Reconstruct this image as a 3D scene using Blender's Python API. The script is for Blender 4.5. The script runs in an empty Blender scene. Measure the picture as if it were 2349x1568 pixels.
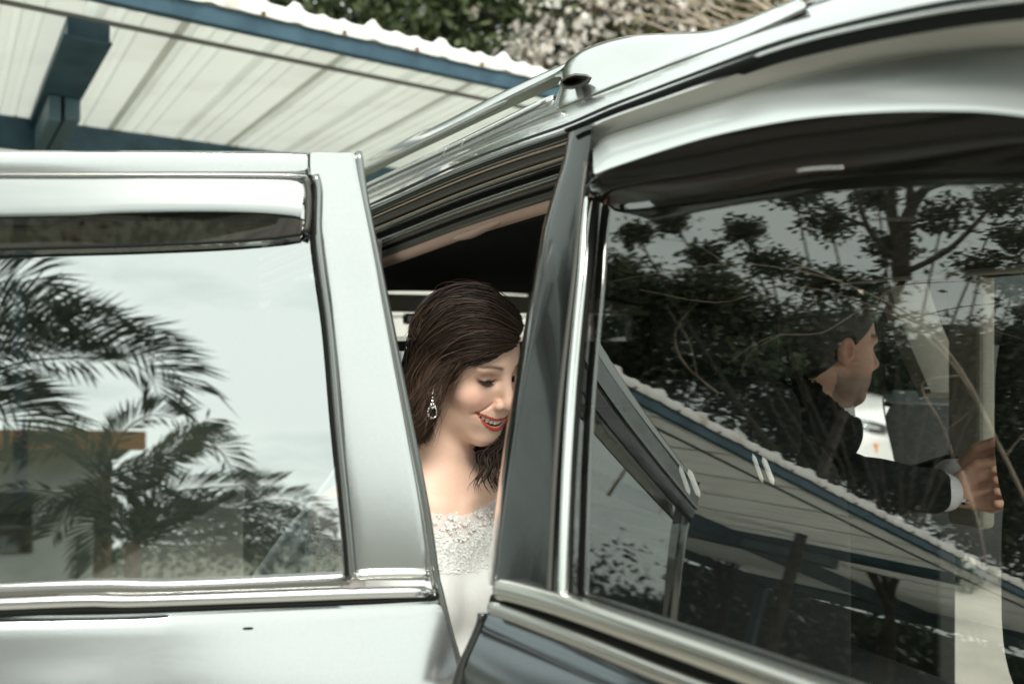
import bpy, bmesh, math, random
import numpy as np
from mathutils import Vector, Matrix
random.seed(7); rng = np.random.default_rng(7)
R = math.radians
# ---------------------------------------------------------------- camera, sky, sun, exposure
scene = bpy.context.scene
EYE = 1.45; F = 2349*35/36
cam_d = bpy.data.cameras.new('camera'); cam = bpy.data.objects.new('camera', cam_d)
scene.collection.objects.link(cam); scene.camera = cam
cam.location = (0, 0, EYE); cam.rotation_euler = (R(90), 0, 0)
cam_d.lens = 35; cam_d.sensor_width = 36; cam_d.clip_end = 500; cam_d.clip_start = .02
cam_d.dof.use_dof = True; cam_d.dof.focus_distance = 1.55; cam_d.dof.aperture_fstop = 4.0
SUN = Vector((.15, -.70, .85)).normalized()
sun_d = bpy.data.lights.new('sun', 'SUN'); sun = bpy.data.objects.new('sun', sun_d)
scene.collection.objects.link(sun); sun_d.energy = 2.7; sun_d.angle = R(22); sun_d.color = (1, .95, .87)
sun.rotation_euler = SUN.to_track_quat('Z', 'Y').to_euler(); sun['label'] = 'sun'
w = bpy.data.worlds.new('World'); scene.world = w; w.use_nodes = True
nt = w.node_tree; bg = nt.nodes['Background']
sky = nt.nodes.new('ShaderNodeTexSky'); sky.sky_type = 'NISHITA'; sky.sun_disc = False
sky.sun_elevation = math.asin(SUN.z); sky.sun_rotation = math.atan2(SUN.x, SUN.y)
sky.dust_density = 3.0; sky.air_density = 1.0
hs = nt.nodes.new('ShaderNodeHueSaturation'); hs.inputs['Saturation'].default_value = .22
nt.links.new(sky.outputs[0], hs.inputs['Color'])
tc = nt.nodes.new('ShaderNodeTexCoord'); mp = nt.nodes.new('ShaderNodeMapping'); mp.inputs['Scale'].default_value = (3.4, 3.4, 13)
nz = nt.nodes.new('ShaderNodeTexNoise'); nz.inputs['Scale'].default_value = 1.6; nz.inputs['Detail'].default_value = 7
nt.links.new(tc.outputs['Generated'], mp.inputs[0]); nt.links.new(mp.outputs[0], nz.inputs['Vector'])
cr = nt.nodes.new('ShaderNodeValToRGB'); cr.color_ramp.elements[0].position = .54; cr.color_ramp.elements[1].position = .74
nt.links.new(nz.outputs[0], cr.inputs[0])
SKYCOL = (8.6, 9.6, 9.0, 1)
m1 = nt.nodes.new('ShaderNodeMix'); m1.data_type = 'RGBA'; m1.inputs[0].default_value = .86
nt.links.new(hs.outputs[0], m1.inputs[6]); m1.inputs[7].default_value = SKYCOL
m2 = nt.nodes.new('ShaderNodeMix'); m2.data_type = 'RGBA'; m2.inputs[7].default_value = (6.6, 7.4, 7.1, 1)
nt.links.new(cr.outputs[0], m2.inputs[0]); nt.links.new(m1.outputs[2], m2.inputs[6])
nt.links.new(m2.outputs[2], bg.inputs['Color']); bg.inputs['Strength'].default_value = .115
scene.view_settings.view_transform = 'Standard'; scene.view_settings.look = 'None'
scene.view_settings.exposure = 0.42; scene.view_settings.gamma = 1; scene.view_settings.use_curve_mapping = False

# ---------------------------------------------------------------- helpers
col = scene.collection
def tag(o, label=None, cat=None, group=None, kind=None):
    if label: o['label'] = label
    if cat: o['category'] = cat
    if group: o['group'] = group
    if kind: o['kind'] = kind
    return o
def thing(name, label, cat, loc=(0, 0, 0), group=None):
    o = bpy.data.objects.new(name, None); col.objects.link(o); o.location = loc
    o.empty_display_size = .1
    return tag(o, label, cat, group)
def link(name, me, mat=None, parent=None, smooth=True, label=None):
    o = bpy.data.objects.new(name, me); col.objects.link(o)
    if mat is not None and len(me.materials) == 0: me.materials.append(mat)
    if smooth and len(me.polygons): me.polygons.foreach_set('use_smooth', [True]*len(me.polygons))
    if parent is not None:
        o.parent = parent
        off = parent
        m = Matrix.Identity(4)
        while off is not None:
            m = Matrix.Translation(off.location) @ m; off = off.parent
        o.location = -m.translation       # verts are given in world space
    if label: o['label'] = label
    return o
def mesh(name, verts, faces, mat=None, parent=None, smooth=True, label=None):
    me = bpy.data.meshes.new(name); me.from_pydata([tuple(map(float, v)) for v in verts], [], faces); me.update()
    return link(name, me, mat, parent, smooth, label)
def quads(name, V, n, k, mat=None, parent=None, smooth=False, label=None, colors=None, kind=None):
    """fast mesh of n polygons with k own vertices each (V: n*k,3)"""
    me = bpy.data.meshes.new(name); V = np.asarray(V, np.float32).reshape(-1, 3)
    me.vertices.add(n*k); me.vertices.foreach_set('co', V.ravel())
    me.loops.add(n*k); me.loops.foreach_set('vertex_index', np.arange(n*k, dtype=np.int32))
    me.polygons.add(n); me.polygons.foreach_set('loop_start', np.arange(0, n*k, k, dtype=np.int32))
    me.polygons.foreach_set('loop_total', np.full(n, k, np.int32)); me.update(calc_edges=True)
    if colors is not None:
        a = me.color_attributes.new('Col', 'FLOAT_COLOR', 'POINT')
        c = np.ones((n*k, 4), np.float32); c[:, :3] = np.repeat(colors, k, axis=0); a.data.foreach_set('color', c.ravel())
    o = link(name, me, mat, parent, smooth, label)
    if kind: o['kind'] = kind
    return o
def smooth_mod(o, thick=None, sub=0, bevel=None, offset=-1):
    if thick:
        s = o.modifiers.new('solid', 'SOLIDIFY'); s.thickness = thick; s.offset = offset
        e = o.modifiers.new('edges', 'EDGE_SPLIT'); e.split_angle = R(50)
    if bevel:
        b = o.modifiers.new('bevel', 'BEVEL'); b.width = bevel; b.segments = 3; b.limit_method = 'ANGLE'
    if sub:
        s = o.modifiers.new('sub', 'SUBSURF'); s.levels = sub; s.render_levels = sub
    return o
def box(name, c, s, mat, parent=None, rot=None, bevel=.003, label=None):
    x, y, z = [v/2 for v in s]
    V = [Vector((i*x, j*y, k*z)) for i in (-1, 1) for j in (-1, 1) for k in (-1, 1)]
    if rot is not None: V = [rot @ v for v in V]
    V = [v+Vector(c) for v in V]
    o = mesh(name, V, [(0, 1, 3, 2), (4, 6, 7, 5), (0, 4, 5, 1), (2, 3, 7, 6), (0, 2, 6, 4), (1, 5, 7, 3)], mat, parent, False, label)
    if bevel: smooth_mod(o, bevel=bevel)
    return o
def resample(pts, n):
    p = np.array(pts, float); 
    # Catmull-Rom through points then arc-length resample
    if len(p) > 2:
        q = [p[0]]
        for i in range(len(p)-1):
            p0 = p[max(i-1, 0)]; p1 = p[i]; p2 = p[i+1]; p3 = p[min(i+2, len(p)-1)]
            for t in np.linspace(0, 1, 9)[1:]:
                q.append(.5*((2*p1)+(-p0+p2)*t+(2*p0-5*p1+4*p2-p3)*t*t+(-p0+3*p1-3*p2+p3)*t**3))
        p = np.array(q)
    d = np.r_[0, np.cumsum(np.linalg.norm(np.diff(p, axis=0), axis=1))]
    t = np.linspace(0, d[-1], n)
    return np.stack([np.interp(t, d, p[:, k]) for k in range(p.shape[1])], 1)
def P(x, y, d):
    return np.array([(x-1174.5)/F*d, d, EYE+(784-y)/F*d])
class Plane:
    def __init__(s, o, n):
        s.o = np.array(o, float); s.n = np.array(n, float)/np.linalg.norm(n)
    def at(s, x, y, off=0.0):
        d = P(x, y, 1.0)-np.array([0, 0, EYE]); c = np.array([0, 0, EYE])
        t = s.n.dot(s.o+s.n*off-c)/s.n.dot(d)
        return c+d*t
def loft(name, curves, mat, parent=None, n=40, sub=0, thick=.002, label=None, offset=-1, flip=False):
    """skin between world-space polylines"""
    C = [resample(c, n) for c in curves]; V = np.concatenate(C)
    Fc = []
    for j in range(len(C)-1):
        for i in range(n-1):
            q = (j*n+i, j*n+i+1, (j+1)*n+i+1, (j+1)*n+i)
            Fc.append(q[::-1] if flip else q)
    A = V.reshape(len(C), n, 3); e1 = A[1:, :-1]-A[:-1, :-1]; e2 = A[:-1, 1:]-A[:-1, :-1]; nr = np.cross(e2, e1).reshape(-1, 3).sum(0)
    if flip: nr = -nr
    offset = -1 if nr.dot(np.array([0, 0, EYE])-V.mean(0)) > 0 else 1      # thickness goes to the far side
    o = mesh(name, V, Fc, mat, parent, True, label)
    smooth_mod(o, thick=thick, sub=sub, offset=offset)
    return o
def sweep(name, path, width, height, nrm, mat, parent=None, n=60, sides=10, label=None, power=1.0, taper=None, up=None):
    """sweep a rounded profile along a world polyline; width across, height along nrm"""
    p = resample(path, n); T = np.gradient(p, axis=0); T /= np.linalg.norm(T, axis=1)[:, None]
    nr = np.array(nrm, float); nr /= np.linalg.norm(nr)
    V = []; 
    for i in range(n):
        b = np.cross(T[i], nr); b /= np.linalg.norm(b); a = np.cross(b, T[i])
        w_ = np.interp(i/(n-1), np.linspace(0, 1, len(width)), width) if hasattr(width, '__len__') else width
        h_ = np.interp(i/(n-1), np.linspace(0, 1, len(height)), height) if hasattr(height, '__len__') else height
        f = 1.0
        if taper:
            e = min(i, n-1-i)/(n-1); f = min(1, math.sqrt(max(0, 1-(1-min(1, e/taper))**2))+.02)
        for k in range(sides):
            a_ = 2*math.pi*k/sides; c_, s_ = math.cos(a_), math.sin(a_)
            c_ = math.copysign(abs(c_)**power, c_); s_ = math.copysign(abs(s_)**power, s_)
            V.append(p[i]+b*c_*w_/2*f+a*s_*h_/2*f)
    Fc = [(i*sides+k, i*sides+(k+1) % sides, (i+1)*sides+(k+1) % sides, (i+1)*sides+k) for i in range(n-1) for k in range(sides)]
    Fc += [tuple(range(sides))[::-1], tuple((n-1)*sides+k for k in range(sides))]
    return mesh(name, V, Fc, mat, parent, True, label)
def tube(path, r0, r1, n=12, sides=6, jit=0):
    """returns verts, faces of a tapered tube"""
    p = resample(path, n); T = np.gradient(p, axis=0); T /= np.linalg.norm(T, axis=1)[:, None]+1e-9
    V = []; 
    for i in range(n):
        up = np.array([0, 0, 1.]) if abs(T[i][2]) < .9 else np.array([1., 0, 0])
        b = np.cross(T[i], up); b /= np.linalg.norm(b); a = np.cross(b, T[i]); r = r0+(r1-r0)*i/(n-1)
        for k in range(sides):
            an = 2*math.pi*k/sides; rr = r*(1+jit*random.uniform(-1, 1))
            V.append(p[i]+rr*(b*math.cos(an)+a*math.sin(an)))
    Fc = [(i*sides+k, i*sides+(k+1) % sides, (i+1)*sides+(k+1) % sides, (i+1)*sides+k) for i in range(n-1) for k in range(sides)]
    return V, Fc
class MB:
    def __init__(s): s.v = []; s.f = []
    def add(s, V, Fc):
        b = len(s.v); s.v += [tuple(map(float, v)) for v in V]; s.f += [tuple(i+b for i in f) for f in Fc]
    def tube(s, *a, **k): s.add(*tube(*a, **k))
    def build(s, name, mat, parent=None, smooth=True, label=None): return mesh(name, s.v, s.f, mat, parent, smooth, label)

# ---------------------------------------------------------------- materials
def mat(name, color=(.5, .5, .5), rough=.5, metal=0., coat=0., spec=.5, coat_r=.03, sss=0., trans=0.):
    m = bpy.data.materials.new(name); m.use_nodes = True; b = m.node_tree.nodes['Principled BSDF']
    b.inputs['Base Color'].default_value = (*color, 1); b.inputs['Roughness'].default_value = rough
    b.inputs['Metallic'].default_value = metal; b.inputs['Coat Weight'].default_value = coat
    b.inputs['Coat Roughness'].default_value = coat_r; b.inputs['Specular IOR Level'].default_value = spec
    if sss:
        b.inputs['Subsurface Weight'].default_value = sss; b.inputs['Subsurface Radius'].default_value = (.012, .004, .002)
        b.inputs['Subsurface Scale'].default_value = 1.0
    return m
def noise_color(m, c1, c2, scale=5., detail=5., lo=.35, hi=.65, bump=0., coord='Object', stretch=(1, 1, 1), bscale=None, bdist=.01):
    nt = m.node_tree; b = nt.nodes['Principled BSDF']
    tc = nt.nodes.new('ShaderNodeTexCoord'); mp = nt.nodes.new('ShaderNodeMapping'); mp.inputs['Scale'].default_value = stretch
    nz = nt.nodes.new('ShaderNodeTexNoise'); nz.inputs['Scale'].default_value = scale; nz.inputs['Detail'].default_value = detail
    nt.links.new(tc.outputs[coord], mp.inputs[0]); nt.links.new(mp.outputs[0], nz.inputs['Vector'])
    cr = nt.nodes.new('ShaderNodeValToRGB'); cr.color_ramp.elements[0].position = lo; cr.color_ramp.elements[1].position = hi
    cr.color_ramp.elements[0].color = (*c1, 1); cr.color_ramp.elements[1].color = (*c2, 1)
    nt.links.new(nz.outputs[0], cr.inputs[0]); nt.links.new(cr.outputs[0], b.inputs['Base Color'])
    if bump:
        n2 = nz
        if bscale:
            n2 = nt.nodes.new('ShaderNodeTexNoise'); n2.inputs['Scale'].default_value = bscale; n2.inputs['Detail'].default_value = 4
            nt.links.new(mp.outputs[0], n2.inputs['Vector'])
        bm = nt.nodes.new('ShaderNodeBump'); bm.inputs['Strength'].default_value = bump; bm.inputs['Distance'].default_value = bdist
        nt.links.new(n2.outputs[0], bm.inputs['Height']); nt.links.new(bm.outputs[0], b.inputs['Normal'])
    return m
def attr_color(m, attr='Col'):
    nt = m.node_tree; b = nt.nodes['Principled BSDF']
    a = nt.nodes.new('ShaderNodeVertexColor'); a.layer_name = attr
    nt.links.new(a.outputs[0], b.inputs['Base Color']); return a
def leaf_mat(name, c1, c2, tr=.35, rough=.45):
    """leaves: two tones by leaf, light passes through them"""
    m = bpy.data.materials.new(name); m.use_nodes = True; nt = m.node_tree; b = nt.nodes['Principled BSDF']
    oi = nt.nodes.new('ShaderNodeNewGeometry'); cr = nt.nodes.new('ShaderNodeValToRGB')
    cr.color_ramp.elements[0].color = (*c1, 1); cr.color_ramp.elements[1].color = (*c2, 1)
    nt.links.new(oi.outputs['Random Per Island'], cr.inputs[0])
    nt.links.new(cr.outputs[0], b.inputs['Base Color']); b.inputs['Roughness'].default_value = rough
    t = nt.nodes.new('ShaderNodeBsdfTranslucent'); nt.links.new(cr.outputs[0], t.inputs['Color'])
    mx = nt.nodes.new('ShaderNodeMixShader'); mx.inputs[0].default_value = tr
    nt.links.new(b.outputs[0], mx.inputs[1]); nt.links.new(t.outputs[0], mx.inputs[2])
    nt.links.new(mx.outputs[0], nt.nodes['Material Output'].inputs['Surface']); return m
def glass_mat(name, refl, tint, rcol=(1, 1, 1), rough=0.0, dirt=.0, wave=0.):
    """thin film-tinted car glass: part mirror, part tinted see-through"""
    m = bpy.data.materials.new(name); m.use_nodes = True; nt = m.node_tree; nt.nodes.remove(nt.nodes['Principled BSDF'])
    g = nt.nodes.new('ShaderNodeBsdfGlossy'); g.inputs['Roughness'].default_value = rough; g.inputs['Color'].default_value = (*rcol, 1)
    t = nt.nodes.new('ShaderNodeBsdfTransparent'); t.inputs['Color'].default_value = (*tint, 1)
    ge = nt.nodes.new('ShaderNodeNewGeometry'); dt = nt.nodes.new('ShaderNodeVectorMath'); dt.operation = 'DOT_PRODUCT'
    nt.links.new(ge.outputs['Incoming'], dt.inputs[0]); nt.links.new(ge.outputs['Normal'], dt.inputs[1])
    def mth(op, a_, b_=None, clamp=False):
        n = nt.nodes.new('ShaderNodeMath'); n.operation = op; n.use_clamp = clamp
        for i_, v_ in enumerate((a_, b_)):
            if v_ is None: continue
            if isinstance(v_, (int, float)): n.inputs[i_].default_value = v_
            else: nt.links.new(v_, n.inputs[i_])
        return n.outputs[0]
    ab = mth('ABSOLUTE', dt.outputs['Value']); sc = mth('POWER', mth('SUBTRACT', 1.0, ab, True), 5.0)
    mo_ = mth('ADD', mth('MULTIPLY', sc, 1-refl), refl, True)
    mx = nt.nodes.new('ShaderNodeMixShader'); nt.links.new(mo_, mx.inputs[0])
    nt.links.new(t.outputs[0], mx.inputs[1]); nt.links.new(g.outputs[0], mx.inputs[2])
    if wave:
        tc = nt.nodes.new('ShaderNodeTexCoord'); nz = nt.nodes.new('ShaderNodeTexNoise'); nz.inputs['Scale'].default_value = 2.5; nz.inputs['Detail'].default_value = 0
        nt.links.new(tc.outputs['Object'], nz.inputs['Vector']); bm = nt.nodes.new('ShaderNodeBump'); bm.inputs['Strength'].default_value = 1; bm.inputs['Distance'].default_value = wave
        nt.links.new(nz.outputs[0], bm.inputs['Height']); nt.links.new(bm.outputs[0], g.inputs['Normal'])
    nt.links.new(mx.outputs[0], nt.nodes['Material Output'].inputs['Surface']); return m
M = {}
M['paint'] = mat('silver_white_paint', (.66, .69, .67), .16, .92, .6, coat_r=.02)
noise_color(M['paint'], (.62, .625, .615), (.67, .675, .665), 900, 1, .3, .7)
M['trimgrey'] = mat('satin_grey_frame', (.30, .31, .30), .26, .9, .3)
M['chrome'] = mat('chrome', (.82, .83, .80), .10, 1.)
M['rubber'] = mat('rubber_seal', (.009, .010, .009), .75, spec=.15)
M['gloss_black'] = mat('gloss_black', (.01, .011, .01), .08, coat=.5)
M['seal_grey'] = mat('grey_seal', (.07, .068, .06), .35)
M['piping'] = mat('beige_lip', (.45, .36, .27), .35)
M['pinktrim'] = mat('pinkish_beige_fabric_trim', (.50, .34, .28), .7)
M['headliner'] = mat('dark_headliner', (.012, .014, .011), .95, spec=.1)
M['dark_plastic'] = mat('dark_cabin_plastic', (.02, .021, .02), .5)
M['beige_plastic'] = mat('beige_cabin_plastic', (.40, .37, .31), .55)
M['bark_dark'] = mat('dark_bark', (.05, .04, .032), .95); noise_color(M['bark_dark'], (.03, .024, .018), (.09, .075, .06), 12, 6, bump=.6)
M['smoke'] = glass_mat('smoked_visor_plastic', .10, (.05, .04, .03), rough=.02)
M['glassL'] = glass_mat('mirror_film_glass', .58, (.52, .56, .56), (.98, 1, .99), wave=.0009)
M['glassR'] = glass_mat('dark_film_glass', .20, (.86, .86, .84), (1, 1, .97), wave=.0006)
M['blue'] = mat('dark_blue_steel', (.035, .085, .125), .45); noise_color(M['blue'], (.025, .065, .10), (.05, .11, .15), 6, 5)
M['bluelight'] = mat('pale_blue_steel', (.10, .17, .21), .5)
M['rust'] = mat('rust', (.20, .09, .045), .9)
M['bark'] = mat('bark', (.16, .12, .09), .9); noise_color(M['bark'], (.10, .075, .055), (.26, .20, .15), 14, 6, bump=.6)
M['drybark'] = mat('dry_twig', (.42, .34, .26), .85); noise_color(M['drybark'], (.30, .24, .18), (.52, .43, .34), 9, 4)
M['leaf'] = leaf_mat('leaf_green', (.04, .065, .03), (.18, .22, .10))
M['leafdark'] = leaf_mat('leaf_dark', (.014, .028, .018), (.05, .075, .04))
M['palm'] = leaf_mat('palm_leaf', (.014, .022, .014), (.04, .05, .032), tr=.08)
M['blossom'] = leaf_mat('pale_blossom', (.70, .62, .55), (.88, .85, .80))
M['paint_soft'] = mat('silver_white_paint_soft', (.70, .73, .71), .33, .8, .3)
# ---------------------------------------------------------------- ground
M['concrete'] = mat('concrete', (.36, .34, .30), .85); noise_color(M['concrete'], (.27, .26, .23), (.42, .40, .35), 2.2, 8, .3, .7, bump=.3, bscale=60, bdist=.004)
M['grass_soil'] = mat('grass_soil', (.05, .07, .03), .95); noise_color(M['grass_soil'], (.035, .05, .025), (.10, .10, .06), 4, 8)
M['gravel'] = mat('gravel', (.3, .27, .22), .95); noise_color(M['gravel'], (.12, .10, .08), (.50, .45, .38), 28, 8, bump=.8, bdist=.02)
def sheet(name, x0, y0, x1, y1, z, m):
    o = mesh(name, [(x0, y0, z), (x1, y0, z), (x1, y1, z), (x0, y1, z)], [(0, 1, 2, 3)], m, None, False); o['kind'] = 'structure'; return o
sheet('ground', -200, -200, 200, 200, 0, M['grass_soil'])
sheet('driveway', -2.6, -4.5, 23, 12, .004, M['concrete'])
sheet('gravel_path', -40, 3.6, -2.8, 4.6, .008, M['gravel'])
box_k = box('kerb', (-2.68, -.2, .05), (.14, 9, .12), M['concrete']); box_k['kind'] = 'structure'
sheet('parking_bay', -9.5, -6, -4.2, 3, .006, M['concrete'])
lowh = None
# grass blades
def grass(name, x0, x1, y0, y1, n, h, m, label, zz=0.0):
    x = rng.uniform(x0, x1, n); y = rng.uniform(y0, y1, n); a = rng.uniform(0, 6.28, n); hh = h*rng.uniform(.4, 1.1, n)
    V = np.zeros((n, 3, 3)); bw = .006+.004*rng.random(n)
    V[:, 0] = np.stack([x-np.cos(a)*bw, y-np.sin(a)*bw, 0*x+zz], 1); V[:, 1] = np.stack([x+np.cos(a)*bw, y+np.sin(a)*bw, 0*x+zz], 1)
    V[:, 2] = np.stack([x+rng.normal(0, .3, n)*hh, y+rng.normal(0, .3, n)*hh, hh+zz], 1)
    return tag(quads(name, V, n, 3, m), label, 'grass', kind='stuff')
M['grass'] = leaf_mat('grass_blade', (.03, .055, .02), (.10, .13, .045), tr=.3)
grass('grass', -4.15, -2.76, -5, 3.4, 26000, .09, M['grass'], 'short green grass strip beside the driveway')

# ---------------------------------------------------------------- carport
E_ = np.array([.762, .650, 0]); E_ /= np.linalg.norm(E_); R_ = np.array([-E_[1], E_[0], 0])+.19*E_; O_ = np.array([-1.48, 4.66, 0])
ZR = 3.05
def CPT(s, w_, z): return O_+E_*s+R_*w_+np.array([0, 0, z])
def roofz(w_): return ZR-.02*w_
# translucent white sheet
ms = mat('white_roof_sheet', (.80, .81, .78), .5)
noise_color(ms, (.56, .54, .49), (.84, .85, .82), 1.1, 8, .30, .50, stretch=(1, 1, 1))
nt = ms.node_tree; b = nt.nodes['Principled BSDF']; t = nt.nodes.new('ShaderNodeBsdfTranslucent'); t.inputs['Color'].default_value = (.90, .91, .88, 1)
mx = nt.nodes.new('ShaderNodeMixShader'); mx.inputs[0].default_value = .56
nt.links.new(b.outputs[0], mx.inputs[1]); nt.links.new(t.outputs[0], mx.inputs[2]); nt.links.new(mx.outputs[0], nt.nodes['Material Output'].inputs['Surface'])
M['sheet'] = ms
carport = thing('carport', 'white corrugated carport roof carried on dark blue steel beams', 'carport', tuple(CPT(0, 3, 0)))
W_ = 5.9
S0, S1 = -15.3, 5.4
prof = [(0, 0), (.03, .030), (.07, .030), (.10, 0), (.145, 0), (.155, .008), (.185, .008), (.195, 0), (.24, 0), (.25, .008), (.28, .008), (.29, 0), (.45, 0)]
sheet_w = .9
def roof_sheet(s0, first=None):
    P2 = []
    for rep in range(2):
        P2 += [(a+rep*.45, h) for a, h in prof[:-1]]
    P2.append((.9+.05, 0)); 
    V = []; nw = 5
    zt = [(0-.06, -.015), (0, 0), (W_*.5, 0), (W_, 0)]
    for (wv, dz) in zt:
        for (a, h) in P2: V.append(CPT(a, wv, roofz(wv)+h*1.25+dz))
    n = len(P2); Fc = [(j*n+i, j*n+i+1, (j+1)*n+i+1, (j+1)*n+i) for j in range(len(zt)-1) for i in range(n-1)]
    return V, Fc
V, Fc = roof_sheet(0)
me = bpy.data.meshes.new('roof_sheet'); me.from_pydata([tuple(v) for v in V], [], Fc); me.update(); me.materials.append(M['sheet'])
k = 0; s = S0
while s < S1-.4:
    o = bpy.data.objects.new('roof_sheet', me); col.objects.link(o); o.parent = carport
    o.location = Vector(E_*s)-Vector(carport.location)+Vector((0, 0, .004 if k % 2 else 0)); k += 1
    md = o.modifiers.new('solid', 'SOLIDIFY'); md.thickness = .003
    s += sheet_w
def beam(name, s0, s1, w0, w1, z0, z1, m, lab=None, bevel=.006):
    V = [CPT(a, b_, c_) for a in (s0, s1) for b_ in (w0, w1) for c_ in (z0, z1)]
    o = mesh(name, V, [(0, 1, 3, 2), (4, 6, 7, 5), (0, 4, 5, 1), (2, 3, 7, 6), (0, 2, 6, 4), (1, 5, 7, 3)], m, carport, False, lab)
    smooth_mod(o, bevel=bevel); return o
# scalloped ridge cap on the near edge
capc = []
nn = 900
def capline(amp, wv, z):
    out = []
    for i in range(nn):
        s_ = S0+(S1-S0)*i/(nn-1); ph = (s_ % .45)/.45
        h = .034*math.exp(-((ph-.12)/.07)**2)+.012*math.exp(-((ph-.45)/.05)**2)+.012*math.exp(-((ph-.72)/.05)**2)
        out.append(CPT(s_, wv, z+amp*h+.003*math.sin(s_*7.3)))
    return np.array(out)
rows = [capline(1., .30, ZR+.030), capline(1.5, -.03, ZR+.045), capline(1.3, -.06, ZR+.040), capline(.6, -.075, ZR+.0), capline(.3, -.07, ZR-.030)]
V = np.concatenate(rows); Fc = [(j*nn+i, j*nn+i+1, (j+1)*nn+i+1, (j+1)*nn+i) for j in range(len(rows)-1) for i in range(nn-1)]
M['whitecap'] = mat('white_edge_sheet', (.82, .82, .79), .5); noise_color(M['whitecap'], (.62, .57, .5), (.86, .86, .83), 9, 6, .3, .45)
o = mesh('edge_flashing', V, Fc, M['whitecap'], carport, True); smooth_mod(o, thick=.003)
mb = MB(); mb.tube([(0, 0, 0), (0, 0, -.018)], .012, .008, 3, 7)
rme = bpy.data.meshes.new('rust_patch'); rme.from_pydata(mb.v, [], mb.f); rme.materials.append(M['rust'])
def rust(p):
    o = bpy.data.objects.new('rust_patch', rme); col.objects.link(o); o.parent = carport; o.location = Vector(p)-carport.location
for k in range(int((S1-S0)/.45)): rust(CPT(S0+.45*k+.32, -.078, ZR-.012))
beam('purlin', S0, S1, -.055, .0, ZR-.115, ZR-.028, M['blue'])
beam('purlin', S0, S1, 2.75, 2.83, ZR-.30, ZR-.085, M['blue'])
beam('purlin', S0, S1, 5.5, 5.58, ZR-.33, ZR-.15, M['blue'])
o = beam('lap_batten', S0, S1, .50, .515, ZR-.045, ZR-.022, mat('grey_batten', (.16, .155, .14), .7), bevel=.001)
for k in range(int((S1-S0)/.225)): rust(CPT(S0+.225*k+.06, 2.742, ZR-.085))
for sr in (-.52, -5.4, -10.4, -15.0):
    beam('rafter', sr, sr+.20, .50, 5.9, ZR-.13, ZR-.032, M['blue'])
    beam('rafter_flange', sr-.02, sr+.21, .48, 5.9, ZR-.145, ZR-.132, M['blue'])
    beam('rafter_channel', sr+.02, sr+.09, 1.7, 5.9, ZR-.30, ZR-.147, M['bluelight'])
    beam('rafter_channel', sr+.11, sr+.20, 1.7, 5.9, ZR-.28, ZR-.147, M['bluelight'])
    beam('post', sr+.04, sr+.16, 5.35, 5.48, 0, ZR-.31, M['blue'])

# ---------------------------------------------------------------- trees
def leaves(n, centers, spread, size, aspect=.5, flat=0.0):
    c = centers[rng.integers(0, len(centers), n)]+rng.normal(0, 1, (n, 3))*spread
    a = rng.normal(0, 1, (n, 3)); a[:, 2] -= .35; a /= np.linalg.norm(a, axis=1)[:, None]
    b = np.cross(a, rng.normal(0, 1, (n, 3))*np.array([1-flat, 1-flat, 1])); b /= np.linalg.norm(b, axis=1)[:, None]
    L = (size*rng.uniform(.55, 1.25, n))[:, None]; nrm = np.cross(a, b)
    V = np.stack([c, c+a*L*.5+b*L*aspect*.5+nrm*L*.06, c+a*L, c+a*L*.5-b*L*aspect*.5+nrm*L*.06], 1)
    return V
def branch_tree(name, base, height, lean, r, label, n_leaf, leaf_size, leafm, barkm=None, depth=5, spread=.2, cat='tree', group=None, seed=1, ang=.55, trunk_frac=.32, droop=0., azim=None):
    rnd = random.Random(seed); t = thing(name, label, cat, base, group); mb = MB(); tips = []
    def grow(p, d, L, r0, lev):
        q = [np.array(p)]; dd = np.array(d)
        for i in range(4):
            dd = dd+np.array([rnd.uniform(-.16, .16) for _ in range(3)])+np.array([0, 0, .05-droop*(lev > 1)]); dd /= np.linalg.norm(dd)
            q.append(q[-1]+dd*L/4)
        r1 = r0*.62; mb.tube(q, r0, r1, 7 if lev < 2 else 5, 8 if lev < 2 else 5 if lev < 4 else 3)
        if lev >= depth-2: tips.append(q[-1]); tips.append(q[2])
        if lev >= depth: return
        for k in range(rnd.choice((2, 3, 3)) if lev else 4):
            az = rnd.uniform(0, 6.28); an = ang*rnd.uniform(.6, 1.4)
            u = np.cross(dd, [.3, .2, 1]); u /= np.linalg.norm(u); v = np.cross(dd, u)
            nd = dd*math.cos(an)+(u*math.cos(az)+v*math.sin(az))*math.sin(an)
            grow(q[-1] if rnd.random() < .7 else q[3], nd, L*rnd.uniform(.62, .88), r1*rnd.uniform(.7, .95), lev+1)
    grow(np.array(base, float), np.array(lean, float)/np.linalg.norm(lean), height*trunk_frac, r, 0)
    mb.build('trunk', barkm or M['bark'], t)
    if n_leaf:
        quads('crown', leaves(n_leaf, np.array(tips), spread, leaf_size), n_leaf, 4, leafm, t)
    return t
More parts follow.
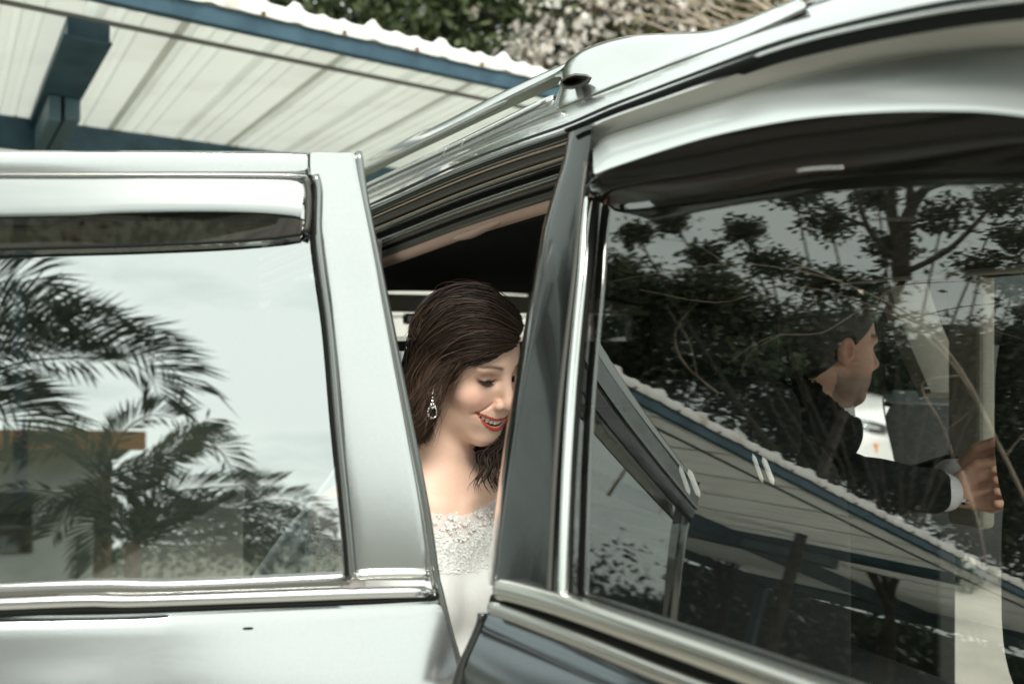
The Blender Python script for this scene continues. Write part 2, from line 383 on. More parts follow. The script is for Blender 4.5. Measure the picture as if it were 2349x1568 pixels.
def leaf_mass(name, label, blobs, n, size, m, base, cat='tree', group=None, trunk=True, seed=3, barkm=None, aspect=.5, spr=1.5):
    """a crown made of leaf clumps on limbs: blobs = (x,y,z,rx,ry,rz)"""
    t = thing(name, label, cat, base, group); B = np.array(blobs, float); rnd = np.random.default_rng(seed)
    cl = []
    for bb in B:
        k = 42; v = rnd.normal(0, 1, (k, 3)); v /= np.linalg.norm(v, axis=1)[:, None]
        cl.append(bb[:3]+v*bb[3:]*(rnd.random((k, 1))**.4))
    cl = np.concatenate(cl); quads('crown', leaves(n, cl, size*spr, size, aspect), n, 4, m, t)
    if trunk:
        mb = MB(); b0 = np.array(base, float)
        for i, bb in enumerate(B):
            j = b0+np.array([0, 0, bb[2]*.35]); 
            mb.tube([b0, j, (j+bb[:3])/2+rnd.normal(0, .15, 3), bb[:3]], .08 if i == 0 else .03, .012, 12, 7)
            for c in cl[i*42:i*42+14]: mb.tube([bb[:3], (bb[:3]+c)/2+rnd.normal(0, .08, 3), c], .02, .006, 6, 4)
        mb.build('trunk', barkm or M['bark_dark'], t)
    return t
# direct background, over the carport
leaf_mass('leafy_tree', 'dense dark green tree rising behind the carport roof edge',
    [(-3.2, 13.2, 6.6, 1.6, 1., 1.6), (-1.6, 12.6, 6.4, 1.4, 1., 1.7), (-.4, 12.2, 5.8, 1.1, .9, 1.5), (-2.4, 13.6, 4.6, 2.2, .8, 1.4), (-4.6, 13.5, 7, 1.8, 1., 1.6), (-.2, 13.4, 7.2, 1.3, .8, 1.5)],
    26000, .17, M['leaf'], (-2., 13.3, 0))
leaf_mass('leafy_tree', 'green bushy tree with darker leaves standing further back behind the carport',
    [(-4.4, 16, 6.5, 2.6, 1, 3), (-1.0, 16, 6.6, 2.4, 1, 3), (2.2, 16, 6.6, 2.4, 1, 3), (5.4, 16.5, 6.0, 2.6, 1, 3), (-1, 16, 3.6, 3, 1, 2), (4, 16, 3.6, 3, 1, 2)],
    24000, .26, M['leafdark'], (.5, 16.2, 0))
leaf_mass('flowering_tree', 'tree with pale pinkish blossom clusters above the silver car roof',
    [(.75, 11.6, 5.4, .75, .6, 1.2), (1.35, 11.9, 5.9, .7, .6, .9), (.35, 11.8, 4.6, .5, .5, .7), (1.9, 12, 5.2, .6, .5, .6)],
    1300, .12, M['blossom'], (.9, 11.9, 0), aspect=.8)
leaf_mass('leafy_tree', 'small olive and yellow leaved tree beside the blossom tree',
    [(1.5, 12.4, 4.9, .9, .6, 1.), (2.4, 12.6, 5.6, 1., .6, 1.1), (3.4, 12.8, 5.4, 1.1, .6, 1.2)], 9000, .14,
    leaf_mat('leaf_olive', (.05, .065, .03), (.22, .20, .09)), (2., 12.7, 0), seed=8)
t = thing('bare_tree', 'leafless tree with pale dry branches beside the blossom tree', 'tree', (3.6, 10.4, 0)); mb = MB()
rd = random.Random(5)
for i in range(70):
    a = np.array([rd.uniform(2.0, 4.6), rd.uniform(9.9, 10.9), rd.uniform(4.4, 5.6)])
    dv = np.array([-1.0+rd.uniform(-.3, .3), rd.uniform(-.3, .3), rd.choice((.35, .35, .5, -.6, 1.2))+rd.uniform(-.15, .15)]); L = rd.uniform(.8, 1.7)
    mb.tube([a, a+dv*L*.5+np.array([0, 0, rd.uniform(-.08, .08)]), a+dv*L], rd.uniform(.010, .026), .005, 7, 5)
mb.tube([(3.6, 10.4, 0), (3.55, 10.4, 2.2), (3.8, 10.5, 4.2), (4.1, 10.4, 5.6)], .14, .05, 14, 9)
for q in ((2.2, 5.2), (2.8, 5.6), (3.2, 6.0)): mb.tube([(3.8, 10.5, 4.0), (3.2, 10.4, 4.5), (q[0], 10.3, q[1])], .05, .02, 9, 6)
mb.build('trunk', M['drybark'], t)
# ================================================================ the silver car
car = thing('suv', 'silver white sport utility vehicle with both near side doors open', 'car', (1.2, 2.0, 0))
DC = .04
def CP(x, y, c):
    """point seen at x,y on the vertical plane c metres inboard of the eye, parallel to the car"""
    k = (x-1174.5)/F; d = (c+DC)/(.906*k+.424); return P(x, y, d)
def CL(pts, c): return np.array([CP(x, y, c if not hasattr(c, '__len__') else c[i]) for i, (x, y) in enumerate(pts)])
PL = Plane((0, 1.20, EYE), (.24, -1, .098))               # open door on the left
TR = R(10.6)
PR = Plane(P(1286, 1370, .95), (-.774*math.cos(TR), -.633*math.cos(TR), math.sin(TR)))   # door on the right
def LL(pts, off=0.0):
    pts = list(pts)
    if pts[0][0] == -500: (x1, y1) = pts[1]; pts[0] = (-2150, y1+(pts[0][1]-y1)*(x1+2150)/(x1+500))
    return np.array([PL.at(x, y, off if not hasattr(off, '__len__') else off[i]) for i, (x, y) in enumerate(pts)])
VR = np.array([.774*math.sin(TR), .633*math.sin(TR), math.cos(TR)])   # up along the door; the door curves inward with height
KR = .15
def PRat(x, y, off):
    p = PR.at(x, y, off)
    for _ in range(4):
        v = max(0, (p-PR.o).dot(VR)); p = PR.at(x, y, off-KR*v*v)
    return p
def RL(pts, off=0.0): return np.array([PRat(x, y, off if not hasattr(off, '__len__') else off[i]) for i, (x, y) in enumerate(pts)])
CE = np.array([0, 0, EYE])
def reflR(x, y):
    p = PRat(x, y, 0); v = max(0, (p-PR.o).dot(VR)); n = PR.n+VR*2*KR*v; n /= np.linalg.norm(n)
    d = p-CE; d /= np.linalg.norm(d); return p, d-2*d.dot(n)*n
def reflL(x, y):
    p = PL.at(x, y, -.012); d = p-CE; d /= np.linalg.norm(d); n = PL.n; return p, d-2*d.dot(n)*n
def atR(x, y, r): p, d = reflR(x, y); return p+d*r
def atL(x, y, r): p, d = reflL(x, y); return p+d*r

NN = np.array([.906, .424, 0]); UU = np.array([-.424, .906, 0])
def farpt(s, z, c): return NN*c+UU*s+np.array([0, 0, z])
# ---- roof, side rail and gutter -------------------------------------------------
crease = [(600, 560), (832, 424), (1032, 330), (1244, 228), (1268, 240-14), (1432, 166), (1691, 62), (1810, 10), (2010, -60), (2349, -160), (2700, -230)]
crease = [(600, 548), (836, 438), (1032, 346), (1268, 240), (1432, 176), (1691, 80), (1850, 14), (2010, -38), (2349, -120), (2700, -190)]
band_lo = [(600, 570), (846, 476), (1032, 392), (1180, 336), (1304, 294), (1409, 248), (1609, 174), (1810, 102), (2010, 53), (2210, 15), (2349, -2), (2700, -40)]
mid1 = [(600, 555), (842, 452), (1032, 362), (1200, 288), (1300, 250), (1409, 205), (1609, 125), (1810, 52), (2010, 0), (2210, -40), (2349, -60), (2700, -120)]
loft('roof_side', [CL(crease, .655), CL([(x, y+(4)) for x, y in crease], .640), CL(mid1, .592), CL(band_lo, .556)], M['paint'], car, 60, 1, thick=.002)
# roof skin going inboard from the crease
def shift(c, dx, dz): return [c_+np.array([.906*dx, .424*dx, dz]) for c_ in c]
cr0 = CL(crease, .655)
cr0 = cr0
def inb(dx, dz): return [farpt(s_, z_+dz, .695+dx) for s_, z_ in ((.9, 1.73), (1.1, 1.735), (1.5, 1.74), (2.3, 1.72), (3.02, 1.66))]
loft('roof_panel', [cr0, shift(cr0, .03, .008), shift(cr0, .10, .02)], M['paint'], car, 60, 1, thick=.004, offset=1)
loft('roof_panel', [inb(.06, .02), inb(.5, .04), inb(.9, .03), inb(1.2, -.0), inb(1.33, -.06)], M['paint'], car, 40, 1, thick=.01)
# black gap between the roof side and the door
gap = [(600, 590), (846, 480), (1032, 398), (1180, 342), (1304, 300), (1352, 280), (1409, 256), (1492, 226), (1609.6, 183), (1691, 153), (1810, 112), (2010, 64), (2210, 27), (2349, 9), (2700, -30)]
sweep('door_gap_seal', CL(gap, .566), .022, .014, (-.906, -.424, .1), M['rubber'], car, 120, 8, power=.8)
# rail
rail_t = [(560, 505), (824, 372), (1032, 269), (1160, 204), (1300, 141)]
rail_l = [(560, 560), (828, 412), (1032, 312), (1160, 252), (1284, 196)]
mid_r = [(560, 524), (826, 390), (1032, 288), (1160, 224), (1290, 160)]
rail = loft('roof_rail', [CL([(x, y+12) for x, y in rail_t], .72), CL(rail_t, .705), CL([(x, y+4) for x, y in rail_t], .690), CL(mid_r, .683), CL([(x, y+8) for x, y in mid_r], .69), CL(rail_l, .695), CL(rail_l, .72)], M['paint'], car, 50, 1, thick=.003)
def fin(off): return None
ft = [(1262, 250), (1284, 200), (1286, 165), (1300, 140), (1324, 120), (1350, 107), (1392, 93), (1430, 84), (1472, 78), (1592, 73), (1640, 66), (1691, 50), (1760, 22), (1830, -6)]
fb = [(1266, 256), (1268, 252), (1290, 238), (1310, 230), (1330, 222), (1355, 212), (1392, 196), (1432, 180), (1480, 162), (1592, 120), (1640, 102), (1691, 83), (1770, 48), (1850, 10)]
fm = [((a[0]+b_[0])/2, (a[1]+b_[1])/2) for a, b_ in zip(ft, fb)]
foot = loft('rail_foot', [CL(ft, .76), CL([(x, y+1) for x, y in ft], .70), CL([(x, y+4) for x, y in ft], .672), CL(fm, .650), CL(fb, .622), CL([(x, y+6) for x, y in fb], .610)], M['paint'], car, 60, 1, thick=.003)
# the oval recess under the tip
ov = [(1288, 184), (1300, 174), (1320, 168), (1345, 170), (1358, 178), (1352, 190), (1335, 200), (1310, 206), (1292, 204), (1286, 194)]
V = [CP(x, y, .617) for x, y in ov]+[CP(1322, 187, .650)]
o = mesh('foot_recess', V, [(i, (i+1) % len(ov), len(ov)) for i in range(len(ov))], mat('dark_recess_paint', (.16, .155, .14), .3, .6), foot); smooth_mod(o, thick=.003)
# clips in the gutter strip
for x, y in ((864, 430), (1018, 350), (1060, 330)):
    sweep('gutter_clip', CL([(x-4, y+9), (x+5, y-9)], .588), .003, .002, (-.906, -.424, 0), M['chrome'], car, 4, 6)
sweep('gutter_lip', CL([(600, 543), (834, 431), (1032, 340), (1240, 240), (1268, 229)], .606), .016, .010, (-.906, -.424, .3), M['paint'], car, 40, 8)

# ---- door opening: seals and lips, outside to inside ----------------------------
def between(t): # interpolate the opening lines from the roof side to the pink trim
    a = np.array([(600, 590), (846, 480), (1032, 398), (1180, 341), (1304, 300), (1420, 256)], float); b = np.array([(600, 700), (872, 604), (1045, 540), (1164, 500), (1252, 472), (1400, 424)], float)
    return [tuple(p) for p in a*(1-t)+b*t]
cs = lambda t: .556+.07*t
st = [(0.03, 'rubber', .0), (.17, 'piping', .0), (.20, 'rubber', .01), (.34, 'gloss_black', .0), (.385, 'piping', -.004), (.42, 'rubber', .014), (.55, 'gloss_black', .006), (.60, 'seal_grey', -.006), (.70, 'seal_grey', .002), (.74, 'rubber', .01), (.80, 'seal_grey', .0), (.90, 'dark_plastic', .004)]
# one stepped shell behind, then rounded rubber strips proud of it
loft('opening_flange', [CL(between(t), cs(t)+.012) for t in (0, .3, .6, .9, 1.0)], M['dark_plastic'], car, 40, 0, thick=.01, offset=1)
for t, m_, dc, wd, ht in ((.06, 'gloss_black', 0, .016, .008), (.17, 'piping', -.004, .0035, .006), (.25, 'seal_grey', .0, .017, .012), (.375, 'piping', -.006, .0032, .005), (.32, 'rubber', 0, .012, .01),
                     (.43, 'gloss_black', -.004, .013, .014), (.52, 'rubber', .003, .016, .008), (.62, 'trimgrey', -.004, .013, .012), (.69, 'seal_grey', -.002, .012, .012), (.77, 'rubber', .002, .010, .008), (.85, 'seal_grey', 0, .016, .01)):
    sweep('weather_strip', CL(between(t), cs(t)+dc), wd, ht, (-.906, -.424, -.25), M[m_], car, 50, 10)
sweep('headliner_edge', CL(between(1.0), cs(1)), .024, .016, (-.7, -.3, -.5), M['pinktrim'], car, 50, 10)
sweep('headliner_edge', CL([(1040, 548), (1080, 538), (1110, 524), (1150, 508)], .62), .014, .014, (-.7, -.3, -.5), M['pinktrim'], car, 20, 8, taper=.4)
# ---- cabin: headliner, far side, floor ------------------------------------------
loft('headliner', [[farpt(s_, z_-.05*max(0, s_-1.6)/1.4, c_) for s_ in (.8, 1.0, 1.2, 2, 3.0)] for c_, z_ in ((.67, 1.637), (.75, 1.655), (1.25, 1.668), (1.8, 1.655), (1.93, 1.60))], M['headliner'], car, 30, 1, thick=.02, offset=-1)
# far side: rail above the far windows, window posts, door panels. far plane
FC = 1.92
def farbox(name, s0, s1, z0, z1, c0, c1, m, label=None, bevel=.01):
    V = [farpt(a, z, c) for a in (s0, s1) for c in (c0, c1) for z in (z0, z1)]
    o = mesh(name, V, [(0, 1, 3, 2), (4, 6, 7, 5), (0, 4, 5, 1), (2, 3, 7, 6), (0, 2, 6, 4), (1, 5, 7, 3)], m, car, False, label); smooth_mod(o, bevel=bevel); return o

# rear end: frame, window, parcel shelf
def rearbox(name, c0, c1, z0, z1, m, s0=3.0, th=.05, label=None, bevel=.008): return farbox(name, s0, s0+th, z0, z1, c0, c1, m, label, bevel)
rearbox('tailgate_frame', .64, 1.95, 1.545, 1.60, M['beige_plastic'], 2.98)
rearbox('brake_light_housing', 1.02, 1.24, 1.505, 1.540, M['gloss_black'], 2.96, .04)
rearbox('tailgate_frame', .64, 1.95, .60, 1.455, M['dark_plastic'], 2.98)
rearbox('tailgate_frame', 1.86, 1.95, 1.455, 1.545, M['dark_plastic'], 2.98)
rearbox('tailgate_frame', .60, .70, 1.455, 1.545, M['dark_plastic'], 2.98)
# quarter panel behind the open door, far wall, floor, sills
loft('rear_quarter_panel', [[farpt(s_, z_, c_) for s_ in (1.98, 2.5, 2.95, 3.12)] for z_, c_ in ((1.16, .575), (1.0, .55), (.75, .545), (.5, .56), (.35, .60))], M['paint'], car, 20, 1, thick=.02, offset=-1)
loft('rear_quarter_window', [[farpt(s_, z_, c_) for s_ in (2.08, 2.5, 2.95)] for z_, c_ in ((1.62, .60), (1.4, .59), (1.17, .578))], glass_mat('dark_cabin_glass', .12, (.10, .12, .11)), car, 10, 0, thick=.004)
loft('rear_pillar', [[farpt(s_, z_, c_) for s_ in (1.95, 2.09)] for z_, c_ in ((1.66, .60), (1.4, .59), (1.17, .575))], M['paint'], car, 6, 0, thick=.02)
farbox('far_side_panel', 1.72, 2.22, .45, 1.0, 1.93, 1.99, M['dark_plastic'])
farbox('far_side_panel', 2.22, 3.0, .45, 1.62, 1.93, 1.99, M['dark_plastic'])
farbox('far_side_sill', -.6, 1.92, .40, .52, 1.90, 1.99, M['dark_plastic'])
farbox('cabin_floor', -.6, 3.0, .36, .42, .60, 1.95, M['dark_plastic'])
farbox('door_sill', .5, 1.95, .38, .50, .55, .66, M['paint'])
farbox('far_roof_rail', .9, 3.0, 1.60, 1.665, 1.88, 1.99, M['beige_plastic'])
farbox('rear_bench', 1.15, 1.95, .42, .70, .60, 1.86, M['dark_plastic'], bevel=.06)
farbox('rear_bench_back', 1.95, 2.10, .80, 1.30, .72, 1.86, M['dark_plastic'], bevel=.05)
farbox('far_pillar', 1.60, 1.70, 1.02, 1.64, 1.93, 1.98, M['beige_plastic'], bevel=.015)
# the pale far window post seen through the glass
o = loft('far_window_post', [[P(2022, 560, 2.5), P(2060, 720, 2.47), P(2136, 900, 2.42)], [P(2105, 560, 2.52), P(2150, 720, 2.49), P(2232, 900, 2.44)]], M['beige_plastic'], car, 12, 0, thick=.05)
# far door standing open beyond, dark inside panel
fd = loft('far_door', [[P(2026, 893, 2.75), P(2180, 897, 2.7), P(2420, 912, 2.6), P(2600, 930, 2.5)], [P(2028, 925, 2.72), P(2180, 930, 2.67), P(2420, 945, 2.57), P(2600, 960, 2.47)],
    [P(2045, 1050, 2.75), P(2190, 1050, 2.7), P(2420, 1060, 2.6), P(2600, 1070, 2.5)], [P(2090, 1180, 2.75), P(2190, 1210, 2.7), P(2420, 1270, 2.6), P(2600, 1310, 2.5)], [P(2110, 1230, 2.75), P(2210, 1270, 2.7), P(2420, 1360, 2.6), P(2600, 1430, 2.5)]],
    mat('graphite_door_trim', (.07, .075, .075), .5), car, 20, 1, thick=.05, label='dark inner side of the far door')
loft('window_seal', [[P(2018, 600, 2.74), P(2022, 760, 2.74), P(2030, 893, 2.73)], [P(2032, 600, 2.74), P(2040, 760, 2.74), P(2052, 893, 2.73)]], M['rubber'], fd, 12, 0, thick=.02)
loft('window_glass', [[P(2030, 600, 2.72), P(2500, 560, 2.6)], [P(2032, 893, 2.70), P(2500, 915, 2.56)]], glass_mat('far_glass', .06, (.42, .50, .50)), fd, 4, 0, thick=.003)

# ---- front seats ------------------------------------------------------------------
M['seat_fabric'] = mat('black_seat_fabric', (.008, .009, .009), .8, spec=.2)
def ball(name, c, r, m, parent, power=.7, axes=None, label=None, n=24):
    """rounded cushion"""
    V = []; A = axes if axes is not None else (np.array([1, 0, 0]), np.array([0, 1, 0]), np.array([0, 0, 1.]))
    for i in range(n+1):
        th = math.pi*i/n
        for k in range(n):
            ph = 2*math.pi*k/n; f = lambda v: math.copysign(abs(v)**power, v)
            V.append(np.array(c)+A[0]*r[0]*f(math.sin(th))*f(math.cos(ph))+A[1]*r[1]*f(math.sin(th))*f(math.sin(ph))+A[2]*r[2]*f(math.cos(th)))
    Fc = [(i*n+k, (i+1)*n+k, (i+1)*n+(k+1) % n, i*n+(k+1) % n) for i in range(n) for k in range(n)]
    return mesh(name, V, Fc, m, parent, True, label)
SA = (NN, UU, np.array([0, 0, 1.]))
c1 = P(1640, 985, 1.55); hd = ball('headrest', c1, (.15, .06, .085), M['seat_fabric'], car, .6, SA)
M['post'] = mat('bright_metal_post', (.85, .85, .82), .35)
for x, y in ((1590, 1108), (1760, 1080)):
    a = P(x-11, y-34, 1.38); b_ = P(x+15, y+32, 1.38)
    sweep('post', [a, (a+b_)/2, b_], .0075, .0075, (0, 1, 0), M['post'], hd, 8, 10, taper=.08)
    sweep('post_ghost', [a+[-.009, .02, .002], b_+[-.010, .02, 0]], .006, .006, (0, 1, 0), M['post'], hd, 8, 10, taper=.08)  # extra bar added as the post's doubled image in the glass
c2 = P(1640, 1420, 1.58); ball('seat_back', c2, (.25, .075, .30), M['seat_fabric'], car, .5, SA)
c3 = P(2490, 960, 1.30); ball('seat_back', c3, (.085, .10, .165), M['seat_fabric'], car, .6, SA)
c3 = P(2530, 1330, 1.30); ball('seat_back', c3, (.11, .10, .20), M['seat_fabric'], car, .6, SA)

# ================================================================ left door ==========
dl = loft('door', [LL([(-500, 1410), (0, 1412), (500, 1398), (1009, 1376)], -.004), LL([(-500, 1425), (0, 1422), (500, 1406), (1011, 1384)], .0025), LL([(-500, 1450), (0, 1440), (500, 1425), (1018, 1405)], .0050), LL([(-500, 1500), (0, 1500), (500, 1490), (1036, 1478)], .0095), LL([(-500, 1580), (0, 1580), (500, 1580), (1064, 1575)], .0165), LL([(-500, 1900), (0, 1900), (500, 1900), (1130, 1900)], .032), LL([(-500, 2300), (0, 2300), (500, 2300), (1150, 2300)], -.01)],
     M['paint'], car, 130, 1, thick=.03, label='silver door on the left, opened outward toward the camera')
bev = [(822, 352), (835, 450), (870, 620), (905, 800), (940, 980), (975, 1160), (999, 1320), (1006, 1350), (1030, 1450), (1056, 1545), (1120, 1850)]
sweep('door_edge', LL(bev, -.006), .010, .022, PL.n, M['trimgrey'], dl, 80, 10, power=.8)
sweep('door_edge_lip', LL([(x-9, y) for x, y in bev[1:8]], .0), .005, .006, PL.n, M['paint'], dl, 60, 8)
# upper frame: three pressed folds
top = [(-500, 342), (0, 345), (400, 346), (706, 349)]
def dy(c, d, dx=0): return [(x+dx*(x > 700), y+d) for x, y in c]
loft('window_frame', [LL(top, -.030), LL(dy(top, 3), -.006), LL(dy(top, 7), .003), LL(dy(top, 12), .0036), LL(dy(top, 30), .0036), LL([(-500, 385), (0, 392), (400, 393), (706, 393)], .003), LL([(-500, 392), (0, 398), (400, 398), (706, 398)], -.003)], M['paint'], dl, 50, 1, thick=.012)
# right stile from the upper corner to the belt
sl = [(706, 349), (707, 400), (722, 450), (738, 560), (756, 700), (772, 860), (788, 1060), (802, 1200), (812, 1330)]
so = [(818, 351), (827, 400), (838, 452), (864, 580), (890, 716), (914, 842), (945, 1000), (974, 1150), (1000, 1330)]
def mixc(a, b_, t): return [tuple(np.array(p)*(1-t)+np.array(q)*t) for p, q in zip(a, b_)]
loft('window_frame', [LL(sl, -.010), LL(mixc(sl, so, .02), .000), LL(mixc(sl, so, .05), .0034), LL(mixc(sl, so, .12), .0038), LL(mixc(sl, so, .5), .0040), LL(mixc(sl, so, .9), .0038), LL(mixc(sl, so, .95), .0035), LL(mixc(sl, so, .985), .000), LL(so, -.006)], M['paint'], dl, 60, 1, thick=.012)
# curved lower end of the stile faces the ground a little more
# inner grey line and black seal round the glass
gl_r = [(700, 398), (716, 402), (720, 430), (712, 500), (722, 560), (738, 700), (756, 860), (774, 1060), (790, 1200), (800, 1322)]
gl_r = [(712, 402), (720, 440), (719, 530), (729, 620), (748, 760), (765, 960), (781, 1120), (793, 1240), (799, 1325)]
sweep('frame_seal', LL([(x+11, y) for x, y in gl_r], .004), .010, .010, PL.n, M['trimgrey'], dl, 70, 8)
sweep('frame_seal', LL(gl_r, .000), .007, .008, PL.n, M['rubber'], dl, 70, 8)
sweep('frame_seal', LL([(-500, 402), (0, 402), (300, 402), (500, 402), (690, 404), (708, 408), (714, 424)], .004), .005, .006, PL.n, M['trimgrey'], dl, 70, 8)
# glass, gently curved
loft('window_glass', [LL([(-500, y), (0, y), (400, y), (805, y)], o_) for y, o_ in ((470, -.016), (700, -.0145), (950, -.013), (1200, -.0125), (1360, -.013))], M['glassL'], dl, 40, 1, thick=None)
loft('window_frame', [LL([(-2230, 300), (-2240, 800), (-2500, 1480)], -.02), LL([(-2220, 300), (-2230, 800), (-2490, 1480)], .004), LL([(-2115, 330), (-2105, 800), (-2360, 1470)], .004), LL([(-2105, 350), (-2095, 800), (-2350, 1470)], -.012)], M['paint'], dl, 30, 1, thick=.01)
# rain visor: bright upper face and smoked skirt
vt = [(-500, 404), (0, 406), (350, 405), (600, 407), (690, 409), (700, 414)]
vb = [(-500, 505), (0, 499), (250, 491), (450, 487), (600, 490), (690, 499)]
vb2 = [(-500, 585), (0, 572), (300, 564), (500, 556), (620, 547), (690, 538)]
M['visor_face'] = mat('visor_clear_face', (.40, .42, .415), .24, .9, .3)
noise_color(M['visor_face'], (.29, .31, .305), (.42, .44, .43), 3.2, 4, .3, .7, stretch=(1, 1, 6))
vis = loft('rain_visor', [LL(vt, .004), LL(dy(vt, 5), .0105), LL(mixc(vt, vb, .5), .0125), LL(mixc(vt, vb, .93), .0150), LL(vb, .014)], M['visor_face'], dl, 60, 1, thick=.002)
loft('visor_skirt', [LL([(x, y-6) for x, y in vb], .0125), LL(mixc(vb, vb2, .5), .009), LL(vb2, .004)], glass_mat('smoked_skirt', .10, (.10, .085, .065), rough=.05), vis, 60, 1, thick=None)
sweep('visor_edge', LL(vb2+[(704, 528), (706, 515)], .005), .0035, .004, PL.n, M['rubber'], vis, 70, 6)
sweep('visor_edge', LL(vb+[(704, 508)], .016), .002, .003, PL.n, M['rubber'], vis, 70, 6)
sweep('visor_end', LL([(702, 412), (708, 450), (707, 500), (702, 530)], .012), .007, .014, PL.n, M['seal_grey'], vis, 20, 8)
sweep('visor_end', LL([(700, 512), (706, 522), (702, 536)], .008), .009, .008, PL.n, M['gloss_black'], vis, 12, 8)
loft('visor_end_flap', [LL([(640, 500), (696, 502)], .012), LL([(618, 545), (692, 534)], .006)], glass_mat('brown_smoked', .1, (.16, .09, .055), rough=.05), vis, 6, 0, thick=None)
# belt mouldings
bt = [(-500, 1372), (0, 1340), (300, 1337), (600, 1328), (806, 1316)]
loft('belt_trim', [LL([(-500, 1362), (0, 1336), (400, 1330), (806, 1312)], -.010), LL([(-500, 1365), (0, 1340), (400, 1334), (806, 1316)], .004), LL([(-500, 1380), (0, 1356), (400, 1348), (806, 1330)], .012), LL([(-500, 1392), (0, 1368), (400, 1356), (806, 1341)], .010)], mat('brushed_belt_trim', (.26, .255, .245), .26, .95, .3), dl, 60, 1, thick=.004)
sweep('belt_cap', LL([(812, 1321), (850, 1317), (920, 1315), (990, 1316)], .008), .0105, .010, PL.n, M['chrome'], dl, 40, 12, taper=.12)
mo = [(-500, 1408), (0, 1384), (300, 1378), (600, 1368), (850, 1359), (1004, 1356)]
sweep('belt_moulding', LL(mo, .006), .0135, .016, PL.n, M['paint'], dl, 80, 14, power=.75, taper=.01)
sweep('belt_gap', LL([(x, y+20) for x, y in mo[:-1]]+[(1000, 1371)], .0065), [.024, .018, .010, .006], .008, PL.n, M['rubber'], dl, 80, 8)
sweep('door_keyhole', LL([(555, 1441), (583, 1440)], .006), .003, .004, PL.n, M['rubber'], dl, 6, 8, taper=.3)
loft('inner_panel', [LL([(-500, 1392), (0, 1400), (1000, 1372)], -.035), LL([(-500, 1800), (0, 1800), (1090, 1800)], -.07), LL([(-500, 2300), (0, 2300), (1140, 2300)], -.07)], M['dark_plastic'], dl, 20, 0, thick=.03, offset=1)

# ================================================================ right door =========
# pillar (trailing stile): outer edge, face, chrome strip, gap
po = [(1312, 292), (1303, 312), (1290, 372), (1268, 440), (1240, 540), (1218, 660), (1196, 790), (1170, 930), (1148, 1080), (1130, 1220), (1118, 1340)]
pi_ = [(1362, 268), (1362, 300), (1354, 372), (1347, 440), (1342, 540), (1332, 660), (1318, 790), (1306, 930), (1297, 1080), (1291, 1220), (1286, 1368)]
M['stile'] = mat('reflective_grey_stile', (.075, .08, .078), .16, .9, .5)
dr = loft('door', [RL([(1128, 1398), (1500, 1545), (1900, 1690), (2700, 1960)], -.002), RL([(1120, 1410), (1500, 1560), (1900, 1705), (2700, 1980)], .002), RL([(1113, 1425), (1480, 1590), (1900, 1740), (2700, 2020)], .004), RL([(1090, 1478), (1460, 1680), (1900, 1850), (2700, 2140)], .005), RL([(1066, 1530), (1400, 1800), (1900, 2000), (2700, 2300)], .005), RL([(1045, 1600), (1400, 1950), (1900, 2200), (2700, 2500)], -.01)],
     mat('silver_paint_darkened', (.20, .22, .24), .09, .95, .6), car, 60, 1, thick=.03, label='silver door on the right, slightly ajar, reflecting dark trees')  # silver paint coloured darker to stand in for the reflected trees
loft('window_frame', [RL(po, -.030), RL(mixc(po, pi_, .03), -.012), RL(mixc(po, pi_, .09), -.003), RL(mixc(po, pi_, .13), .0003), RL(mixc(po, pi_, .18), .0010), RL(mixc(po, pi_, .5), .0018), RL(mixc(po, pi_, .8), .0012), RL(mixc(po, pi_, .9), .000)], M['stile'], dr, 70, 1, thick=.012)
sweep('frame_groove', RL(mixc(po, pi_, .84)[2:], .003), .006, .004, PR.n, M['seal_grey'], dr, 60, 8)
ch = [(1352, 456), (1344, 530), (1336, 640), (1324, 760), (1312, 900), (1303, 1050), (1297, 1200), (1292, 1366)]
sweep('chrome_strip', RL(ch, .003), .0085, .012, PR.n, M['chrome'], dr, 70, 12, power=.8)
sweep('frame_seal', RL([(x+13, y) for x, y in ch], -.002), .005, .008, PR.n, M['rubber'], dr, 70, 8)
# upper frame: grey fold, then bright fold above the visor
g0 = [(1312, 290), (1360, 276), (1409, 256), (1609, 183), (1810, 112), (2010, 64), (2210, 27), (2349, 9), (2700, -30)]
g1 = [(1360, 340), (1372, 326), (1409, 306), (1609, 246), (1810, 186), (2010, 142), (2210, 117), (2349, 109), (2700, 104)]
g2 = [(1362, 400), (1374, 396), (1409, 382), (1609, 318), (1810, 276), (2010, 257), (2210, 254), (2349, 265), (2700, 310)]
loft('window_frame', [RL(g0, -.030), RL(mixc(g0, g1, .06), -.006), RL(mixc(g0, g1, .25), -.001), RL(mixc(g0, g1, .8), -.012), RL(mixc(g0, g1, .97), -.016)], mat('frame_fold', (.50, .49, .46), .30, .85, .3), dr, 70, 1, thick=.012)
loft('window_frame', [RL(mixc(g0, g1, .95), -.018), RL(g1, -.012), RL(mixc(g1, g2, .12), -.004), RL(mixc(g1, g2, .5), .024), RL(mixc(g1, g2, .9), .046), RL(g2, .048)], M['paint_soft'], dr, 70, 1, thick=.004)
v1 = [(1352, 420), (1368, 408), (1409, 384), (1609, 320), (1810, 277), (2010, 258), (2210, 255), (2349, 266), (2700, 311)]
v2 = [(1344, 436), (1372, 460), (1398, 470), (1560, 452), (1810, 414), (2010, 398), (2210, 382), (2349, 374), (2700, 366)]
M['visor_dark'] = mat('smoked_dark_visor', (.010, .009, .007), .09, 0, 0, spec=.22)
vr = loft('rain_visor', [RL(v1, .048), RL(mixc(v1, v2, .35), .040), RL(mixc(v1, v2, .7), .024), RL(v2, .0)], M['visor_dark'], dr, 70, 1, thick=.003, label='smoked dark rain visor')
